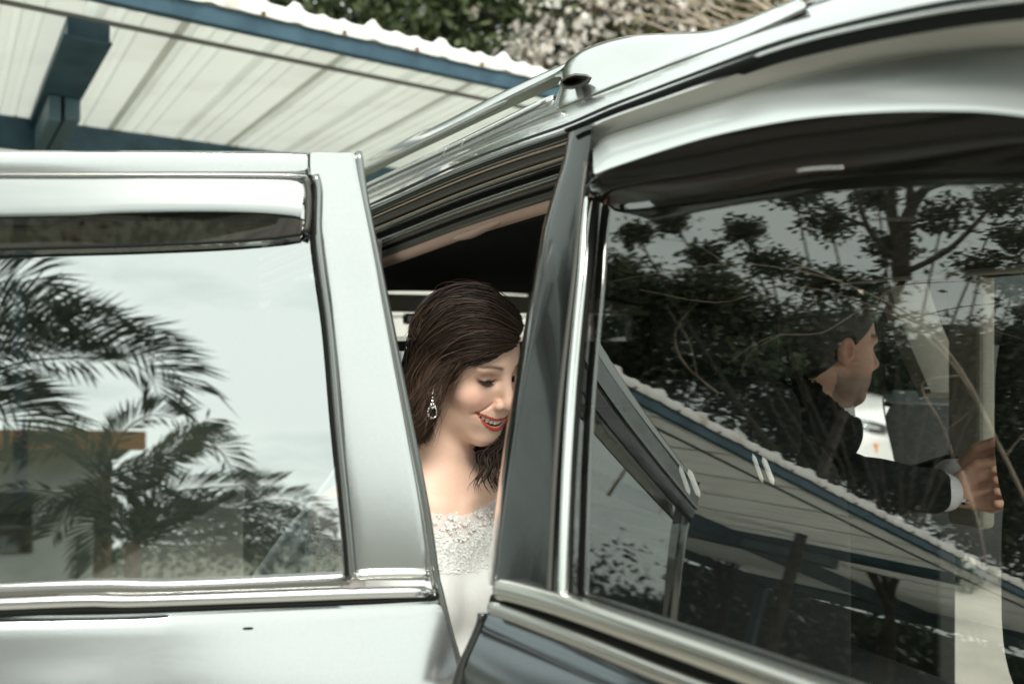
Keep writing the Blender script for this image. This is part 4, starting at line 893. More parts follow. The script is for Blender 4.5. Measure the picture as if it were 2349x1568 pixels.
lid = np.exp(-(((ax_-.031)/.0165)**4))*np.exp(-((q[:, 2]+.0045-.0045*((ax_-.031)/.016)**2)/.0024)**2)*(q[:, 1] > .055); blend(np.clip(1.3*lid, 0, 1), (.012, .008, .007))
iris = np.exp(-(((ax_-.031)/.0075)**2+((q[:, 2]+.0020)/.0034)**2)**2)*(q[:, 1] > .06); blend(np.clip(iris, 0, .95), (.014, .008, .006))
tb = sm(ax_, .012, .056); bz = .0205+.0065*np.sin(tb*2.3)-.004*tb
brow = np.exp(-((q[:, 2]-bz)/(.0036-.0014*tb))**2)*sm(ax_, .010, .018)*(1-sm(ax_, .052, .058))*(q[:, 1] > .04); blend(np.clip(.92*brow, 0, 1), (.07, .036, .026))
zm = mouth_warp(q); yc = .0880-.0205*(ax_/.039)**2; opn = np.sqrt((ax_/.0385)**2+(zm/.0070)**2)
lipm = (ellring(ax_, zm, .0385, .0088) < np.where(zm > 0, .0025, .0038)*np.clip(1.1-(ax_/.041)**4, .25, 1)) & (q[:, 1] > .062) & (np.abs(q[:, 2]+.073) < .03)
blend(lipm*.95, (.52, .075, .05)); blend(((opn < .98) & (q[:, 1] < yc-.0035) & (q[:, 1] > .05) & (np.abs(q[:, 2]+.073) < .03)).astype(float), (.30, .07, .06))
fold = np.exp(-(np.maximum(cap(np.stack([ax_, q[:, 1], q[:, 2]], 1).astype(f32), (.018, .086, -.036), (.046, .066, -.058), .0005), 0)/.0028)**2); blend(.30*fold, (.50, .22, .16))
npmesh('body', V, Q, skin, bride, C)
# teeth
th = mat('tooth_enamel', (.92, .90, .86), .3, coat=.3); mb = MB()
xs = [0.0042, .0122, .0194, .0258, .0316]; ws = [.0092, .0082, .0075, .0068, .0058]
for sd in (-1, 1):
    for x_, w_ in zip(xs, ws):
        u_ = x_/.039; yc_ = .0880-.0205*u_*u_-.0042; zc = -.0745+.0175*u_*u_+.0018; hh = (.0088, .0080, .0085, .0070, .006)[xs.index(x_)]
        an = math.atan2(.0205*2*x_/.039**2, 1)*sd; n_ = 7; VV = []
        for i in range(n_+1):
            t_ = math.pi*i/n_
            for k in range(8):
                ph = 2*math.pi*k/8; ff = lambda v: math.copysign(abs(v)**.6, v)
                a_ = w_*.47*ff(math.sin(t_))*ff(math.cos(ph)); b_ = .0026*ff(math.sin(t_))*ff(math.sin(ph)); c_ = hh*.5*ff(math.cos(t_))
                VV.append(hb(sd*x_+a_*math.cos(an)+b_*math.sin(an), yc_-a_*math.sin(an)*1+b_*math.cos(an), zc+c_))
        mb.add(VV, [(i*8+k, (i+1)*8+k, (i+1)*8+(k+1) % 8, i*8+(k+1) % 8) for i in range(n_) for k in range(8)])
o = mb.build('teeth', th, bride); o['kind'] = 'stuff'
# lashes
mb = MB()
for sd in (-1, 1):
    for k in range(34):
        u_ = -1+2*k/33; x_ = .031+.0155*u_; z_ = -.0045+.0045*u_*u_; y_ = .0605+.0140*math.sqrt(max(0, 1-(u_*.98)**2))*.97
        a = hb(sd*x_, y_, z_); b_ = hb(sd*(x_+.003*u_+.0015), y_+.0055, z_-.0035); c_ = hb(sd*(x_+.005*u_+.0025), y_+.0095, z_-.003)
        mb.tube([a, b_, c_], .00055, .0001, 4, 4)
o = mb.build('eyelashes', mat('lash', (.008, .006, .005), .5), bride); o['kind'] = 'stuff'

# hair: dark cap under strands
M['hair'] = mat('brown_hair', (.05, .03, .02), .55, spec=.18)
nt = M['hair'].node_tree; b = nt.nodes['Principled BSDF']; a = nt.nodes.new('ShaderNodeVertexColor'); a.layer_name = 'Col'; nt.links.new(a.outputs[0], b.inputs['Base Color'])
b.inputs['Anisotropic'].default_value = .3
def hairline(q):      # >0 where hair grows (head frame)
    x, y, z = np.abs(q[..., 0]), q[..., 1], q[..., 2]
    return z-(.060+.9*(y-.055)-.25*x)
def hair_cap(p):
    q = to_head(p, HB, TB, SB)
    d = ell(q, (0, -.020, .036), (.080, .100, .087)); 
    low = smin(d, ell(q, (0, -.062, -.045), (.070, .052, .09)), .03)
    front = (q[..., 1]-(.030+.55*(q[..., 2]-.02)*(q[..., 2] > .02)))
    lim = q[..., 1]-np.interp(q[..., 2], [-.2, -.03, .015, .045, .065, .09, .12], [-.030, -.022, .012, .048, .064, .08, .09]).astype(f32)
    return smax(low, lim, .006)*f32(SB)
V, Q = surfnet(hair_cap, (-.30, 1.44, 1.25), (.10, 1.86, 1.62), .003)
npmesh('hair', V, Q, M['hair'], bride, np.tile([.016, .010, .007], (len(V), 1)))
hair_root = [o for o in bride.children if o.name.startswith('hair')][0]
def on_shell(q, k=1.0):    # push a head-frame point on to the hair shell
    c_ = np.array([0, -.020, .036]); r_ = np.array([.085, .106, .092])*k; v = (np.array(q)-c_)/r_; return c_+v/np.linalg.norm(v)*r_
def strands(n, paths, parent, cfun, w0=.0007, seed=0, jitter=.006, seg=14, name='hair_strands', mat_=None, wave=0.):
    """paths: list of guide curves (same number of points) in world space; strands interpolate between neighbours"""
    rd = np.random.default_rng(seed); G = np.array(paths); V = np.zeros((n, seg-1, 4, 3)); Cc = np.zeros((n, 3))
    for i in range(n):
        g = rd.random()*(len(G)-1); k = int(g); t = g-k; pth = G[k]*(1-t)+G[min(k+1, len(G)-1)]*t
        m_ = len(pth); pr = np.linspace(0, 1, m_)[:, None]
        o1 = rd.normal(0, 1, 3)*jitter; o2 = rd.normal(0, 1, 3)*jitter*1.3; fr, ph = rd.uniform(3, 8), rd.uniform(0, 6.28)
        p = pth+o1*(.25+.75*pr)+o2*np.sin(pr*fr+ph)*.5
        p = resample(p, seg)
        if wave: s0 = np.linspace(0, 1, seg)[:, None]; p = p+wave*s0*(np.sin(s0*11+g*1.7)*np.array([[1, -.3, 0]])+np.cos(s0*9+g*2.3)*np.array([[.2, .8, 0]]))
        T = np.gradient(p, axis=0); vd = p-CE; s = np.cross(T, vd); s /= np.linalg.norm(s, axis=1)[:, None]+1e-9
        w_ = w0*rd.uniform(.6, 1.3)*np.interp(np.linspace(0, 1, seg), [0, .1, .8, 1], [.6, 1, .9, .15])[:, None]
        rl = rd.uniform(-.6, .6); s = s*math.cos(rl)+np.cross(s, T/np.linalg.norm(T, axis=1)[:, None])*math.sin(rl)
        L_, R__ = p-s*w_, p+s*w_
        V[i, :, 0] = L_[:-1]; V[i, :, 1] = R__[:-1]; V[i, :, 2] = R__[1:]; V[i, :, 3] = L_[1:]; Cc[i] = cfun(rd)
    o = quads(name, V, n*(seg-1), 4, mat_ or M['hair'], parent, colors=np.repeat(Cc, seg-1, axis=0), kind='stuff')
    return o
def HP(px, py, dd): return P(px, py, dd)
def shell_px(px, py, k=1.0):
    """front point of the hair shell seen at px,py (or the nearest point of its outline)"""
    d = P(px, py, 1.)-CE; o_ = CE; c_ = np.array([0, -.020, .036]); r_ = np.array([.085, .106, .092])*k
    a = (HB.T@(o_-TB))/SB-c_; b_ = (HB.T@d)/SB; a = a/r_; b_ = b_/r_
    A_, B_, C_ = b_@b_, a@b_, a@a-1; D = B_*B_-A_*C_
    t_ = (-B_-math.sqrt(max(D, 0)))/A_
    q_ = a+b_*t_; 
    if D < 0: q_ /= np.linalg.norm(q_)
    return hb(*(c_+q_*r_))
def guide(pts): return np.array([shell_px(x, y, k) if dd is None else P(x, y, dd) for x, y, k, dd in pts])
N_ = None
top = [ # from the parting / forehead hairline sweeping back over the side of the head to behind the ear
 [(1196, 748, 1.03, N_), (1120, 700, 1.04, N_), (1040, 700, 1.04, N_), (985, 745, 1.04, N_), (958, 800, 1.03, N_)],
 [(1190, 765, 1.02, N_), (1120, 735, 1.04, N_), (1045, 740, 1.05, N_), (988, 785, 1.05, N_), (960, 825, 1.03, N_)],
 [(1184, 782, 1.0, N_), (1125, 772, 1.04, N_), (1055, 780, 1.05, N_), (995, 815, 1.05, N_), (958, 850, 1.04, N_)],
 [(1178, 790, 1.0, N_), (1130, 800, 1.03, N_), (1065, 812, 1.05, N_), (1005, 835, 1.06, N_), (962, 870, 1.05, N_)],
 [(1165, 795, 1.0, N_), (1115, 820, 1.02, N_), (1060, 832, 1.04, N_), (1015, 850, 1.05, N_), (975, 885, 1.05, N_)]]
crown = [
 [(1120, 655, 1.03, N_), (1050, 655, 1.03, N_), (990, 685, 1.03, N_), (955, 735, 1.03, N_), (945, 800, 1.03, N_)],
 [(1185, 720, 1.03, N_), (1130, 668, 1.03, N_), (1060, 662, 1.03, N_), (990, 700, 1.03, N_), (955, 770, 1.03, N_)],
 [(1192, 735, 1.03, N_), (1130, 685, 1.03, N_), (1050, 680, 1.03, N_), (985, 720, 1.03, N_), (950, 800, 1.03, N_)],
 [(1196, 750, 1.03, N_), (1125, 705, 1.04, N_), (1045, 705, 1.04, N_), (985, 750, 1.04, N_), (952, 820, 1.04, N_)]]
def dark(rd): v = rd.uniform(.5, 1.4); return np.array([.014, .0095, .007])*v
def midb(rd): v = rd.uniform(.5, 2.0); return np.array([.022, .0135, .0095])*v
def lite(rd): v = rd.uniform(.5, 2.1); return np.array([.048, .029, .020])*v
strands(3400, [guide(g) for g in top], hair_root, midb, .0006, 1, .0042)
strands(2200, [guide(g) for g in crown], hair_root, dark, .0008, 2, .0035)
DN = 1.545
side = [
 [(965, 790, 1.04, N_), (950, 850, 1, 1.585), (938, 905, 1, 1.60), (930, 960, 1, 1.61), (944, 1015, 1, 1.61)],
 [(990, 800, 1.05, N_), (965, 860, 1, 1.57), (948, 915, 1, 1.58), (940, 965, 1, 1.59), (950, 1010, 1, 1.60)],
 [(1020, 815, 1.05, N_), (985, 865, 1, 1.548), (962, 920, 1, 1.555), (950, 970, 1, 1.565), (955, 1000, 1, 1.58)],
 [(1045, 822, 1.05, N_), (1008, 862, 1, 1.545), (980, 915, 1, 1.548), (966, 960, 1, 1.555), (958, 995, 1, 1.57)],
 [(1060, 822, 1.03, N_), (1028, 862, 1.0, 1.540), (996, 900, 1, 1.545), (982, 945, 1, 1.55), (966, 985, 1, 1.57)],
 [(1068, 822, 1.02, N_), (1036, 862, 1.0, 1.540), (1003, 893, 1, 1.548), (990, 925, 1, 1.552), (975, 975, 1, 1.575)]]
strands(6500, [guide(g) for g in side], hair_root, lite, .0006, 3, .0055, seg=20, wave=.011)
back = [[(950, 780, 1.03, N_), (935, 860, 1, 1.64), (925, 930, 1, 1.66), (918, 1010, 1, 1.66), (925, 1100, 1, 1.66)],
        [(975, 800, 1.03, N_), (955, 880, 1, 1.62), (940, 940, 1, 1.63), (935, 1000, 1, 1.64), (940, 1040, 1, 1.645)]]
strands(1600, [guide(g) for g in back], hair_root, midb, .0011, 4, .009, wave=.01)
# twisted front section over the side, loose wisps, hair falling in front of the far shoulder
twist = [[(1120, 802, 1.06, N_), (1075, 818, 1.08, N_), (1030, 822, 1.09, N_), (985, 830, 1.09, N_), (955, 852, 1.06, N_)],
         [(1115, 812, 1.06, N_), (1072, 828, 1.08, N_), (1030, 832, 1.09, N_), (988, 838, 1.09, N_), (955, 858, 1.06, N_)]]
strands(500, [guide(g) for g in twist], hair_root, lite, .0008, 5, .0022)
far_hair = [[(1150, 1012, 1, 1.60), (1120, 1030, 1, 1.59), (1098, 1050, 1, 1.575), (1090, 1085, 1, 1.565), (1100, 1115, 1, 1.56)],
            [(1160, 1000, 1, 1.61), (1140, 1025, 1, 1.60), (1122, 1048, 1, 1.585), (1124, 1085, 1, 1.57), (1116, 1120, 1, 1.56)],
            [(1175, 990, 1, 1.62), (1160, 1030, 1, 1.61), (1150, 1060, 1, 1.60), (1150, 1100, 1, 1.58), (1150, 1140, 1, 1.57)]]
strands(34, [guide(g) for g in far_hair], hair_root, midb, .0009, 6, .006, seg=22, wave=.007)
clump = [[(1105, 1018, 1, 1.63), (1120, 1022, 1, 1.62), (1140, 1030, 1, 1.61), (1165, 1046, 1, 1.61)], [(1090, 1030, 1, 1.63), (1110, 1038, 1, 1.62), (1140, 1046, 1, 1.61), (1170, 1062, 1, 1.61)]]
strands(420, [guide(g) for g in clump], hair_root, dark, .0012, 7, .003)
fly = [[(960, 790, 1.04, N_), (945, 775, 1.12, N_), (955, 745, 1.1, N_), (985, 705, 1.08, N_)], [(985, 740, 1.05, N_), (965, 735, 1.1, N_), (975, 715, 1.1, N_), (1000, 690, 1.07, N_)]]
strands(40, [guide(g) for g in fly], hair_root, lite, .0003, 8, .008)
strands(140, [guide(g) for g in crown+top], hair_root, lite, .00028, 9, .010)
strands(60, [guide(g) for g in side[2:]], hair_root, lite, .0003, 10, .016)
# hair pin with small pearls, at the back of the head
pin = thing('hair_pin', 'small pearl and wire hair pin tucked at the back of the brown hair', 'hair pin', tuple(P(945, 790, 1.62)))
mb = MB()
for x, y in ((940, 778), (944, 790), (936, 800), (946, 805), (950, 765), (941, 752)): mb.tube([P(x, y, 1.60)+[0, 0, -.003], P(x, y, 1.60)+[0, 0, .003]], .0035, .003, 4, 7)
mb.tube([P(955, 800, 1.62), P(938, 790, 1.605), P(944, 760, 1.605)], .0009, .0009, 10, 5)
mb.build('pearls', mat('pearl', (.75, .7, .62), .15, .3, .6), pin)['kind'] = 'stuff'
# earring: open teardrop of small stones
er = thing('earring', 'long silver teardrop earring set with small stones', 'earring', tuple(P(993, 905, 1.53)))
M['gem'] = mat('crystal_stones', (.85, .84, .82), .06, 1.); ED = 1.527
stone = None
pts_e = [(993, 903), (992, 911), (992, 919), (990, 926), (995, 926)]
for k in range(15):
    a_ = math.pi*2*k/15; pts_e.append((992+9.5*math.sin(a_)*(1-.30*math.cos(a_)), 942-16*math.cos(a_)))
for k in range(8):
    a_ = math.pi*2*k/8; pts_e.append((992+4*math.sin(a_), 930-5*math.cos(a_)))
for x, y in pts_e:
    if stone is None:
        bm = bmesh.new(); bmesh.ops.create_icosphere(bm, subdivisions=1, radius=.0021); me = bpy.data.meshes.new('stone'); bm.to_mesh(me); bm.free(); me.materials.append(M['gem']); stone = me
    o = bpy.data.objects.new('stone', stone); col.objects.link(o); o.parent = er; o.location = Vector(P(x, y, ED))-er.location; o.rotation_euler = [random.uniform(0, 3) for _ in range(3)]
mb = MB(); mb.tube([P(995, 893, 1.532), P(993, 903, ED)], .0006, .0006, 4, 5)
rp = [(992+9.5*math.sin(a_)*(1-.30*math.cos(a_)), 942-16*math.cos(a_)) for a_ in np.linspace(0, 6.28, 20)]
mb.tube([P(x, y, ED+.001) for x, y in rp], .0011, .0011, 40, 5); mb.build('wire', M['chrome'], er)

# ---------------- dress
M['dress'] = mat('white_satin', (.80, .80, .77), .55, sss=.05); noise_color(M['dress'], (.80, .80, .77), (.86, .86, .84), 14, 5, bump=.25, bscale=120, bdist=.002)
def dress_f(p):
    d = bride_body(p)-.007
    loc = np.stack([(p-neck_b.astype(f32))@rt.astype(f32), (p-neck_b.astype(f32))@fw.astype(f32), p[..., 2]-f32(neck_b[2])], -1)
    skirt = cap(p, hip+fw*.05, hip+fw*.25+[0, 0, -.30], .22, .34); skirt = smin(skirt, cap(p, kR, kL+[0, 0, -.1], .12), .1)
    d = smin(d, skirt, .05)+.0022*np.sin(loc[..., 0]*70+np.sin(loc[..., 2]*9)*2)*np.clip((-.30-loc[..., 2])*8, 0, 1)*3
    topz = -.048-.026*np.cos(loc[..., 0]*46)*np.clip(1-np.abs(loc[..., 0])/.15, 0, 1)+.05*np.clip(np.abs(loc[..., 0])-.10, 0, 1)*4
    d = smax(d, loc[..., 2]-topz, .003)
    arm = np.minimum(cap(p, elR, kR*.6+hip*.4+[0, 0, .12], .05), cap(p, elL, kL*.6+hip*.4+[0, 0, .14], .05)); arm2 = np.minimum(cap(p, sR+rt*.02+[0, 0, -.05], elR, .058), cap(p, sL-rt*.02+[0, 0, -.05], elL, .058))
    return smax(d, -np.minimum(arm, arm2), .004)
V, Q = surfnet(dress_f, (-.55, .9, .08), (.50, 1.95, 1.16), .0045)
dress = npmesh('dress', V, Q, M['dress'], bride)
# sheer tulle over chest and shoulders with lace motifs along its lower edge
tl = bpy.data.materials.new('sheer_tulle'); tl.use_nodes = True; nt = tl.node_tree; nt.nodes.remove(nt.nodes['Principled BSDF'])
df = nt.nodes.new('ShaderNodeBsdfDiffuse'); df.inputs[0].default_value = (.88, .88, .86, 1); tr = nt.nodes.new('ShaderNodeBsdfTransparent'); mx = nt.nodes.new('ShaderNodeMixShader'); mx.inputs[0].default_value = .62
nt.links.new(tr.outputs[0], mx.inputs[1]); nt.links.new(df.outputs[0], mx.inputs[2]); nt.links.new(mx.outputs[0], nt.nodes['Material Output'].inputs['Surface']); M['tulle'] = tl
def tulle_f(p):
    d = bride_body(p)-.004; loc = np.stack([(p-neck_b.astype(f32))@rt.astype(f32), (p-neck_b.astype(f32))@fw.astype(f32), p[..., 2]-f32(neck_b[2])], -1)
    return smax(smax(d, loc[..., 2]-(-.012-.02*np.cos(loc[..., 0]*20)), .002), -(loc[..., 2]+.16), .002)
V, Q = surfnet(tulle_f, (-.40, 1.35, 1.03), (.20, 1.85, 1.25), .003)
locz = V[:, 2]-neck_b[2]
npmesh('tulle_yoke', V, Q, tl, dress)
# lace flowers sitting on the surface
rdl = np.random.default_rng(4); lp = []
cand = V[(np.abs(locz+.07) < .045)]
nrm_eps = 1e-3
cand = cand[rdl.permutation(len(cand))[:6000]].astype(f32)
gr = np.stack([bride_body(cand+np.array(e, f32)*f32(nrm_eps))-bride_body(cand-np.array(e, f32)*f32(nrm_eps)) for e in np.eye(3)], 1); gr /= np.linalg.norm(gr, axis=1)[:, None]
front = (gr@np.array([0, -1, 0])) > .0
for c_, n_ in zip(cand[front][:1500], gr[front][:1500]):
    if c_[2]-neck_b[2] > -.060+rdl.uniform(-.02, .02) and rdl.random() < .82: continue
    a = nrmz(np.cross(n_, [0, 0, 1.])+rdl.normal(0, .1, 3)); b_ = np.cross(n_, a); rr = rdl.uniform(.004, .0085); ph = rdl.uniform(0, 6.28); k_ = rdl.integers(4, 7)
    for j in range(k_):
        t_ = ph+2*math.pi*j/k_; u_ = a*math.cos(t_)+b_*math.sin(t_); w_ = -a*math.sin(t_)+b_*math.cos(t_); base = c_+n_*.0035
        lp.append([base, base+u_*rr*.6+w_*rr*.28+n_*.0012, base+u_*rr+n_*.002, base+u_*rr*.6-w_*rr*.28+n_*.0012])
lp = np.array(lp); quads('lace_flowers', lp, len(lp), 4, mat('white_lace', (.82, .82, .79), .7), dress, kind='stuff')
# veil falling behind the shoulder (seen through the left window)
vm = bpy.data.materials.new('veil_tulle'); vm.use_nodes = True; nt = vm.node_tree; nt.nodes.remove(nt.nodes['Principled BSDF'])
df = nt.nodes.new('ShaderNodeBsdfDiffuse'); df.inputs[0].default_value = (.78, .82, .85, 1); tr = nt.nodes.new('ShaderNodeBsdfTransparent'); mx = nt.nodes.new('ShaderNodeMixShader'); mx.inputs[0].default_value = .62
nt.links.new(tr.outputs[0], mx.inputs[1]); nt.links.new(df.outputs[0], mx.inputs[2]); nt.links.new(mx.outputs[0], nt.nodes['Material Output'].inputs['Surface'])
vr0 = [P(940, 800, 1.70), P(860, 1000, 1.72), P(800, 1120, 1.60), P(745, 1180, 1.48)]
rows = []
for k in range(13):
    u_ = k/12; f_ = .03*math.sin(k*2.1)
    rows.append([P(935-10*k*.3, 805, 1.71+.01*math.sin(k*2)), P(905-70*u_, 960, 1.72+f_), P(850-110*u_, 1110, 1.66+f_*1.5), P(790-170*u_, 1260, 1.56+f_*1.8-.02*k/12), P(770-280*u_, 1480, 1.50+f_*2), P(760-340*u_, 1800, 1.45+f_*2)])
o = loft('veil', rows, vm, bride, 30, 1, thick=None)

# ---------------- man on the far side, seen through the right window
HM = rotm(-1.387, -.09, .11); TM = np.array([.625, 1.95, EYE-.004]); SM = .95
def hm(*q): return TM+HM@(np.array(q)*SM)
man = thing('person', 'man in a black suit leaning forward with his hands clasped, seen through the dark window', 'person', (.35, 2.05, 0))
nm = np.array([.60, 1.985, 1.275]); mR = P(1750, 1060, 1.80); mL = P(1820, 1060, 2.22); eR = P(1930, 1110, 1.72); wR = P(2150, 1125, 1.86); eL = P(1985, 1150, 2.15); wL = P(2205, 1085, 1.98)
mh = np.array([.15, 2.0, .80])
fdv = nrmz(P(2250, 1110, 1.86)-wR)
def hand(p, w_, f_, side_, up_, r=1.0, curl=.6):
    """palm, four fingers with two bends, and a thumb from the side of the palm"""
    f_ = nrmz(f_); side_ = nrmz(side_-f_*np.dot(side_, f_)); up_ = np.cross(side_, f_)
    pc = w_+f_*.045*r
    d = cap(p, w_-f_*.01, w_+f_*.02, .024*r, .026*r)
    for k in range(4): d = smin(d, cap(p, w_+f_*.015+side_*(.012-.008*k), w_+f_*.085*r+side_*(.030-.020*k), .014, .0115), .012)
    for k, (L_, c_) in enumerate(((.072, 0), (.082, .0), (.076, .0), (.060, .0))):
        b0 = w_+f_*.085*r+side_*(.030-.020*k); s1 = L_*.45; 
        d1 = nrmz(f_*math.cos(curl)-up_*math.sin(curl)); d2 = nrmz(f_*math.cos(curl*2.1)-up_*math.sin(curl*2.1)); d3 = nrmz(f_*math.cos(curl*2.9)-up_*math.sin(curl*2.9))
        p1 = b0+d1*s1; p2 = p1+d2*L_*.33; p3 = p2+d3*L_*.24
        d = smin(d, cap(p, b0, p1, .0098, .0088), .004); d = smin(d, cap(p, p1, p2, .0088, .0080), .003); d = smin(d, cap(p, p2, p3, .0080, .0068), .003)
    t0 = w_+f_*.025+side_*.022; t1 = t0+f_*.030+side_*.024-up_*.008; t2 = t1+f_*.034+side_*.004-up_*.006; t3 = t2+f_*.026-side_*.006
    d = smin(d, cap(p, t0, t1, .014, .0115), .010); d = smin(d, cap(p, t1, t2, .0110, .0100), .004); d = smin(d, cap(p, t2, t3, .0100, .0082), .004)
    return d
def man_body(p):
    d = cap(p, hm(0, -.03, -.06), nm, .060, .066)
    d = smin(d, cap(p, nm, mR, .075, .070), .04); d = smin(d, cap(p, nm, mL, .075, .070), .04)
    d = smin(d, cap(p, nm+[-.14, 0, -.10], mh, .14, .15), .06)
    d = smin(d, cap(p, mR, eR, .066, .050), .03); d = smin(d, cap(p, eR, wR, .048, .034), .02)
    d = smin(d, cap(p, mL, eL, .066, .050), .03); d = smin(d, cap(p, eL, wL, .048, .034), .02)
    return d
hA = P(2172, 1128, 1.86); hB = P(2196, 1092, 1.93)
def man_f(p):
    d = man_body(p)+.006; q = to_head(p, HM, TM, SM); m_ = np.abs(q).max(-1) < .17; out = d.copy()
    if m_.any(): out[m_] = smin(head_sdf(q[m_], False, False)*f32(SM), d[m_], .02)
    m_ = np.sqrt(((p-hA.astype(f32))**2).sum(-1)) < .24
    if m_.any():
        pm = p[m_]; h1 = hand(pm, hA, P(2260, 1125, 1.84)-hA, np.array([0, .3, 1.]), None, r=.86, curl=.85); h2 = hand(pm, hB, P(2260, 1078, 1.90)-hB, np.array([0, -.2, 1.]), None, r=.86, curl=.7)
        out[m_] = smin(smin(out[m_], h1, .006), h2, .003)
    return out
V1, Q1 = surfnet(man_f, (.45, 1.7, 1.08), (1.05, 2.15, 1.62), .0026)
q = to_head(V1.astype(f32), HM, TM, SM); C = np.tile(np.array([.62, .36, .26]), (len(V1), 1)); ax_ = np.abs(q[:, 0])
blend(.55*g3((.074, 0, -.01), (.015, .03, .03)), (.50, .19, .13)); blend(.5*g3((.0, .1, -.035), (.015, .015, .015)), (.50, .20, .14))
beard = np.clip((-.045-q[:, 2])*60, 0, 1)*(q[:, 1] > -.01)*(q[:, 2] > -.14)*(np.abs(q[:, 1]) < .2); blend(.7*beard*(np.abs(q[:, 0]) < .09), (.12, .085, .065))
tb = sm(ax_, .010, .058); bz = .0245+.004*np.sin(tb*2.3); blend(np.clip(np.exp(-((q[:, 2]-bz)/.0042)**2)*(ax_ > .01)*(ax_ < .056)*(q[:, 1] > .04), 0, 1)*.85, (.02, .014, .01))
lid = np.exp(-(((ax_-.031)/.014)**4))*np.exp(-((q[:, 2]+.001)/.0028)**2)*(q[:, 1] > .055); blend(np.clip(lid, 0, 1), (.02, .012, .01))
npmesh('body', V1, Q1, skin, man, C)
def suit_f(p):
    d = man_body(p)-.006
    d = d+.002*np.sin(p[..., 0]*46+p[..., 2]*30)*np.sin(p[..., 2]*38+p[..., 1]*20)
    cut = cap(p, hm(0, -.03, -.02), nm+[.02, -.01, .05], .076, .071); d = smax(d, -cut, .004)
    for e_, w_ in ((eR, wR), (eL, wL)):
        ax1 = nrmz(w_-e_).astype(f32); d = smax(d, np.where(np.sqrt(((p-w_.astype(f32))**2).sum(-1)) < .14, ((p-w_.astype(f32))@ax1)+.005, -1).astype(f32), .003)
    return d
V, Q = surfnet(suit_f, (-.1, 1.55, .62), (1.1, 2.4, 1.42), .0045)
npmesh('suit_jacket', V, Q, mat('black_suit', (.007, .0075, .009), .85, spec=.15), man)
def shirt_f(p):
    cl = np.abs(cap(p, nm+[.015, 0, .0], hm(0, -.02, -.095), .066, .064))-.003
    cl = smax(cl, ((p-(nm+np.array([.03, 0, .062])).astype(f32))@nrmz(hm(0, 0, -.05)-nm+[0, 0, .06]).astype(f32)), .003)
    c2 = smax(cap(p, wR-nrmz(wR-eR)*.03, hA+nrmz(hA-wR)*.012, .037, .035), -(np.linalg.norm(p-hA.astype(f32), axis=-1)-.02)*0-1, .001)
    c3 = cap(p, wL-nrmz(wL-eL)*.03, hB-nrmz(hB-wL)*.004, .036, .034)
    a_ = nrmz(wR-eR).astype(f32); c2 = smax(c2, ((p-(hA-a_*.004).astype(f32))@a_), .003)
    return np.minimum(np.minimum(cl, c2), c3)
V, Q = surfnet(shirt_f, (.35, 1.7, 1.05), (1.05, 2.2, 1.42), .003, margin=.02)
npmesh('shirt', V, Q, mat('white_shirt', (.78, .79, .80), .7), man)
def mhair(p):
    q = to_head(p, HM, TM, SM); d = ell(q, (0, -.016, .040), (.080, .100, .088))
    lim = q[..., 1]-np.interp(q[..., 2], [-.2, -.06, -.02, .02, .05, .075, .12], [-.06, -.045, .000, .030, .055, .09, .11]).astype(f32)
    d = smin(d, ell(q, (0, -.045, -.020), (.072, .062, .07)), .02); d = smax(d, lim, .006); d = smax(d, -(q[..., 2]+.085), .01); e = ell(np.stack([np.abs(q[..., 0]), q[..., 1], q[..., 2]], -1), (.082, .0, -.010), (.02, .024, .034)); return smax(d, -e, .004)*f32(SM)
V, Q = surfnet(mhair, (.45, 1.8, 1.35), (.78, 2.12, 1.62), .003)
npmesh('hair', V, Q, mat('black_hair', (.008, .006, .005), .5), man)
mb = MB(); cc = P(2210, 1150, 1.823); mb.tube([cc, cc+np.array([.003, -.008, 0])], .006, .005, 4, 10); mb.build('cufflink', M['chrome'], man)
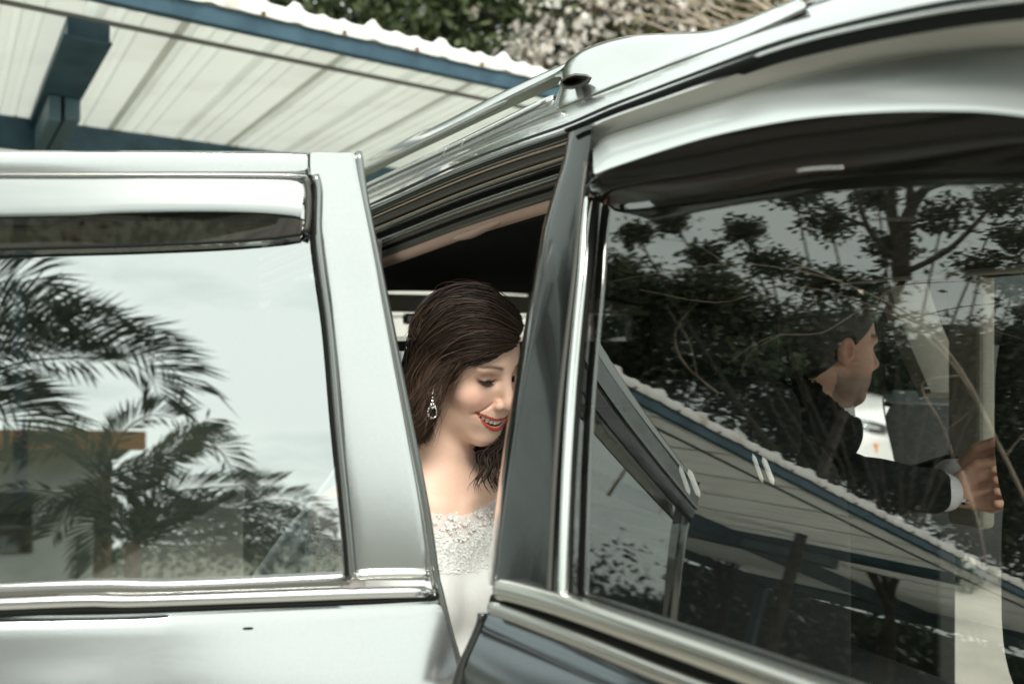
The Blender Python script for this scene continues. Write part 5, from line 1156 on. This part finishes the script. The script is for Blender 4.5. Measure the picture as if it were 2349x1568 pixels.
# ================================================================ parked white car beyond
def parked_car(loc, rz, label, paint, name='parked_car', L=4.2, W=1.75, H=1.48):
    t = thing(name, label, 'car', loc); Rz = Matrix.Rotation(rz, 3, 'Z')
    def T(v): return np.array(Rz@Vector(v))+np.array(loc)
    # body shell: stations along x (front = -x), half-section rings
    st = [(-2.10, .30, .62, .62), (-2.02, .26, .74, .74), (-1.8, .24, .82, .86), (-1.3, .24, .86, .95), (-.85, .24, .87, 1.0), (0, .24, .875, 1.02), (.9, .24, .87, 1.03), (1.6, .26, .85, 1.04), (1.95, .28, .78, 1.0), (2.10, .34, .66, .9)]
    rings = []
    for x, zb, hw, zt in st:
        r_ = []
        for s_ in (-1, 1):
            seq = [(0, zb), (hw*.8, zb), (hw, zb+.12), (hw*1.0, zb+(zt-zb)*.45), (hw*.985, zb+(zt-zb)*.75), (hw*.90, zt-.03), (hw*.6, zt+.01), (0, zt+.03)]
            if s_ == -1: r_ += [(x, -a, b_) for a, b_ in seq]
            else: r_ += [(x, a, b_) for a, b_ in seq[::-1][1:-1]]
        rings.append([T(v) for v in r_])
    n = len(rings[0]); V = [v for r_ in rings for v in r_]
    Fc = [(i*n+k, i*n+(k+1) % n, (i+1)*n+(k+1) % n, (i+1)*n+k) for i in range(len(rings)-1) for k in range(n)]+[tuple(range(n))[::-1], tuple((len(rings)-1)*n+k for k in range(n))]
    o = mesh('body', V, Fc, paint, t); smooth_mod(o, sub=2)
    cab = [(-1.0, .80, 1.0), (-.35, .64, 1.42), (.2, .63, 1.48), (1.1, .63, 1.46), (1.75, .66, 1.2), (1.85, .7, 1.02)]
    V = []
    for x, hw, z in cab: V += [T((x, -hw, z)), T((x, hw, z)), T((x, hw+.10 if z > 1.1 else hw, 1.0)), T((x, -hw-.10 if z > 1.1 else -hw, 1.0))]
    Fc = [(i*4+k, i*4+(k+1) % 4, (i+1)*4+(k+1) % 4, (i+1)*4+k) for i in range(len(cab)-1) for k in range(4)]
    o = mesh('cabin_glass', V, Fc, M['gloss_black'], t); smooth_mod(o, bevel=.02)
    V = []
    for x, hw, z in ((-.42, .62, 1.425), (.2, .62, 1.495), (1.1, .62, 1.475), (1.55, .62, 1.34)): V += [T((x, -hw, z)), T((x, 0, z+.02)), T((x, hw, z))]
    o = mesh('roof', V, [(i*3+k, i*3+k+1, i*3+k+4, i*3+k+3) for i in range(3) for k in (0, 1)], paint, t); smooth_mod(o, thick=.03, sub=1)
    for s_ in (-1, 1):
        for x in (-1.35, 1.3):
            mb = MB(); rr = .31
            for r0, y0, y1 in ((rr, .62, .86),):
                Vt = []; N = 28
                for j, (r_, y_) in enumerate(((rr*.6, y0), (rr, y0), (rr, y1-.02), (rr*.93, y1), (rr*.68, y1), (rr*.64, y1-.04))):
                    Vt += [T((x+r_*math.cos(2*math.pi*k/N), s_*y_, rr+r_*math.sin(2*math.pi*k/N))) for k in range(N)]
                mb.add(Vt, [(j*N+k, j*N+(k+1) % N, (j+1)*N+(k+1) % N, (j+1)*N+k) for j in range(5) for k in range(N)])
            wh = mb.build('tyre', M['rubber'], t)
            mb = MB()
            for k in range(5):
                a_ = 2*math.pi*k/5; mb.tube([T((x, s_*.84, rr)), T((x+.2*math.cos(a_), s_*.845, rr+.2*math.sin(a_)))], .035, .022, 4, 6)
            mb.build('rim', M['chrome'], wh)
        hl_ = loft('headlight', [[T((-2.10, s_*.34, .66)), T((-2.06, s_*.52, .67)), T((-1.93, s_*.72, .70)), T((-1.72, s_*.80, .78))], [T((-2.10, s_*.34, .72)), T((-2.05, s_*.52, .77)), T((-1.92, s_*.70, .81)), T((-1.68, s_*.785, .845))]], mat('headlight_lens', (.35, .37, .38), .08, .8, .5), t, 14, 1, thick=.02)
        loft('turn_signal', [[T((-2.085, s_*.50, .50)), T((-2.03, s_*.64, .50)), T((-1.98, s_*.71, .51))], [T((-2.095, s_*.50, .58)), T((-2.03, s_*.65, .58)), T((-1.97, s_*.72, .59))]], mat('amber_lens', (.75, .27, .04), .25), hl_, 10, 0, thick=.02)
        sweep('lamp_reflector', [T((-2.09, s_*.44, .70)), T((-2.0, s_*.62, .74))], .05, .03, (0, 0, 1), M['chrome'], hl_, 6, 10, taper=.3)
    box('grille', T((-2.10, 0, .60)), (.03, .6, .12), M['gloss_black'], t, rot=Rz)
    return t
wp = mat('white_car_paint', (.74, .75, .74), .2, 0, .7)
parked_car((2.26, 10.46, .004), R(127), 'parked white car with an orange turn signal, glimpsed beyond the man', wp)
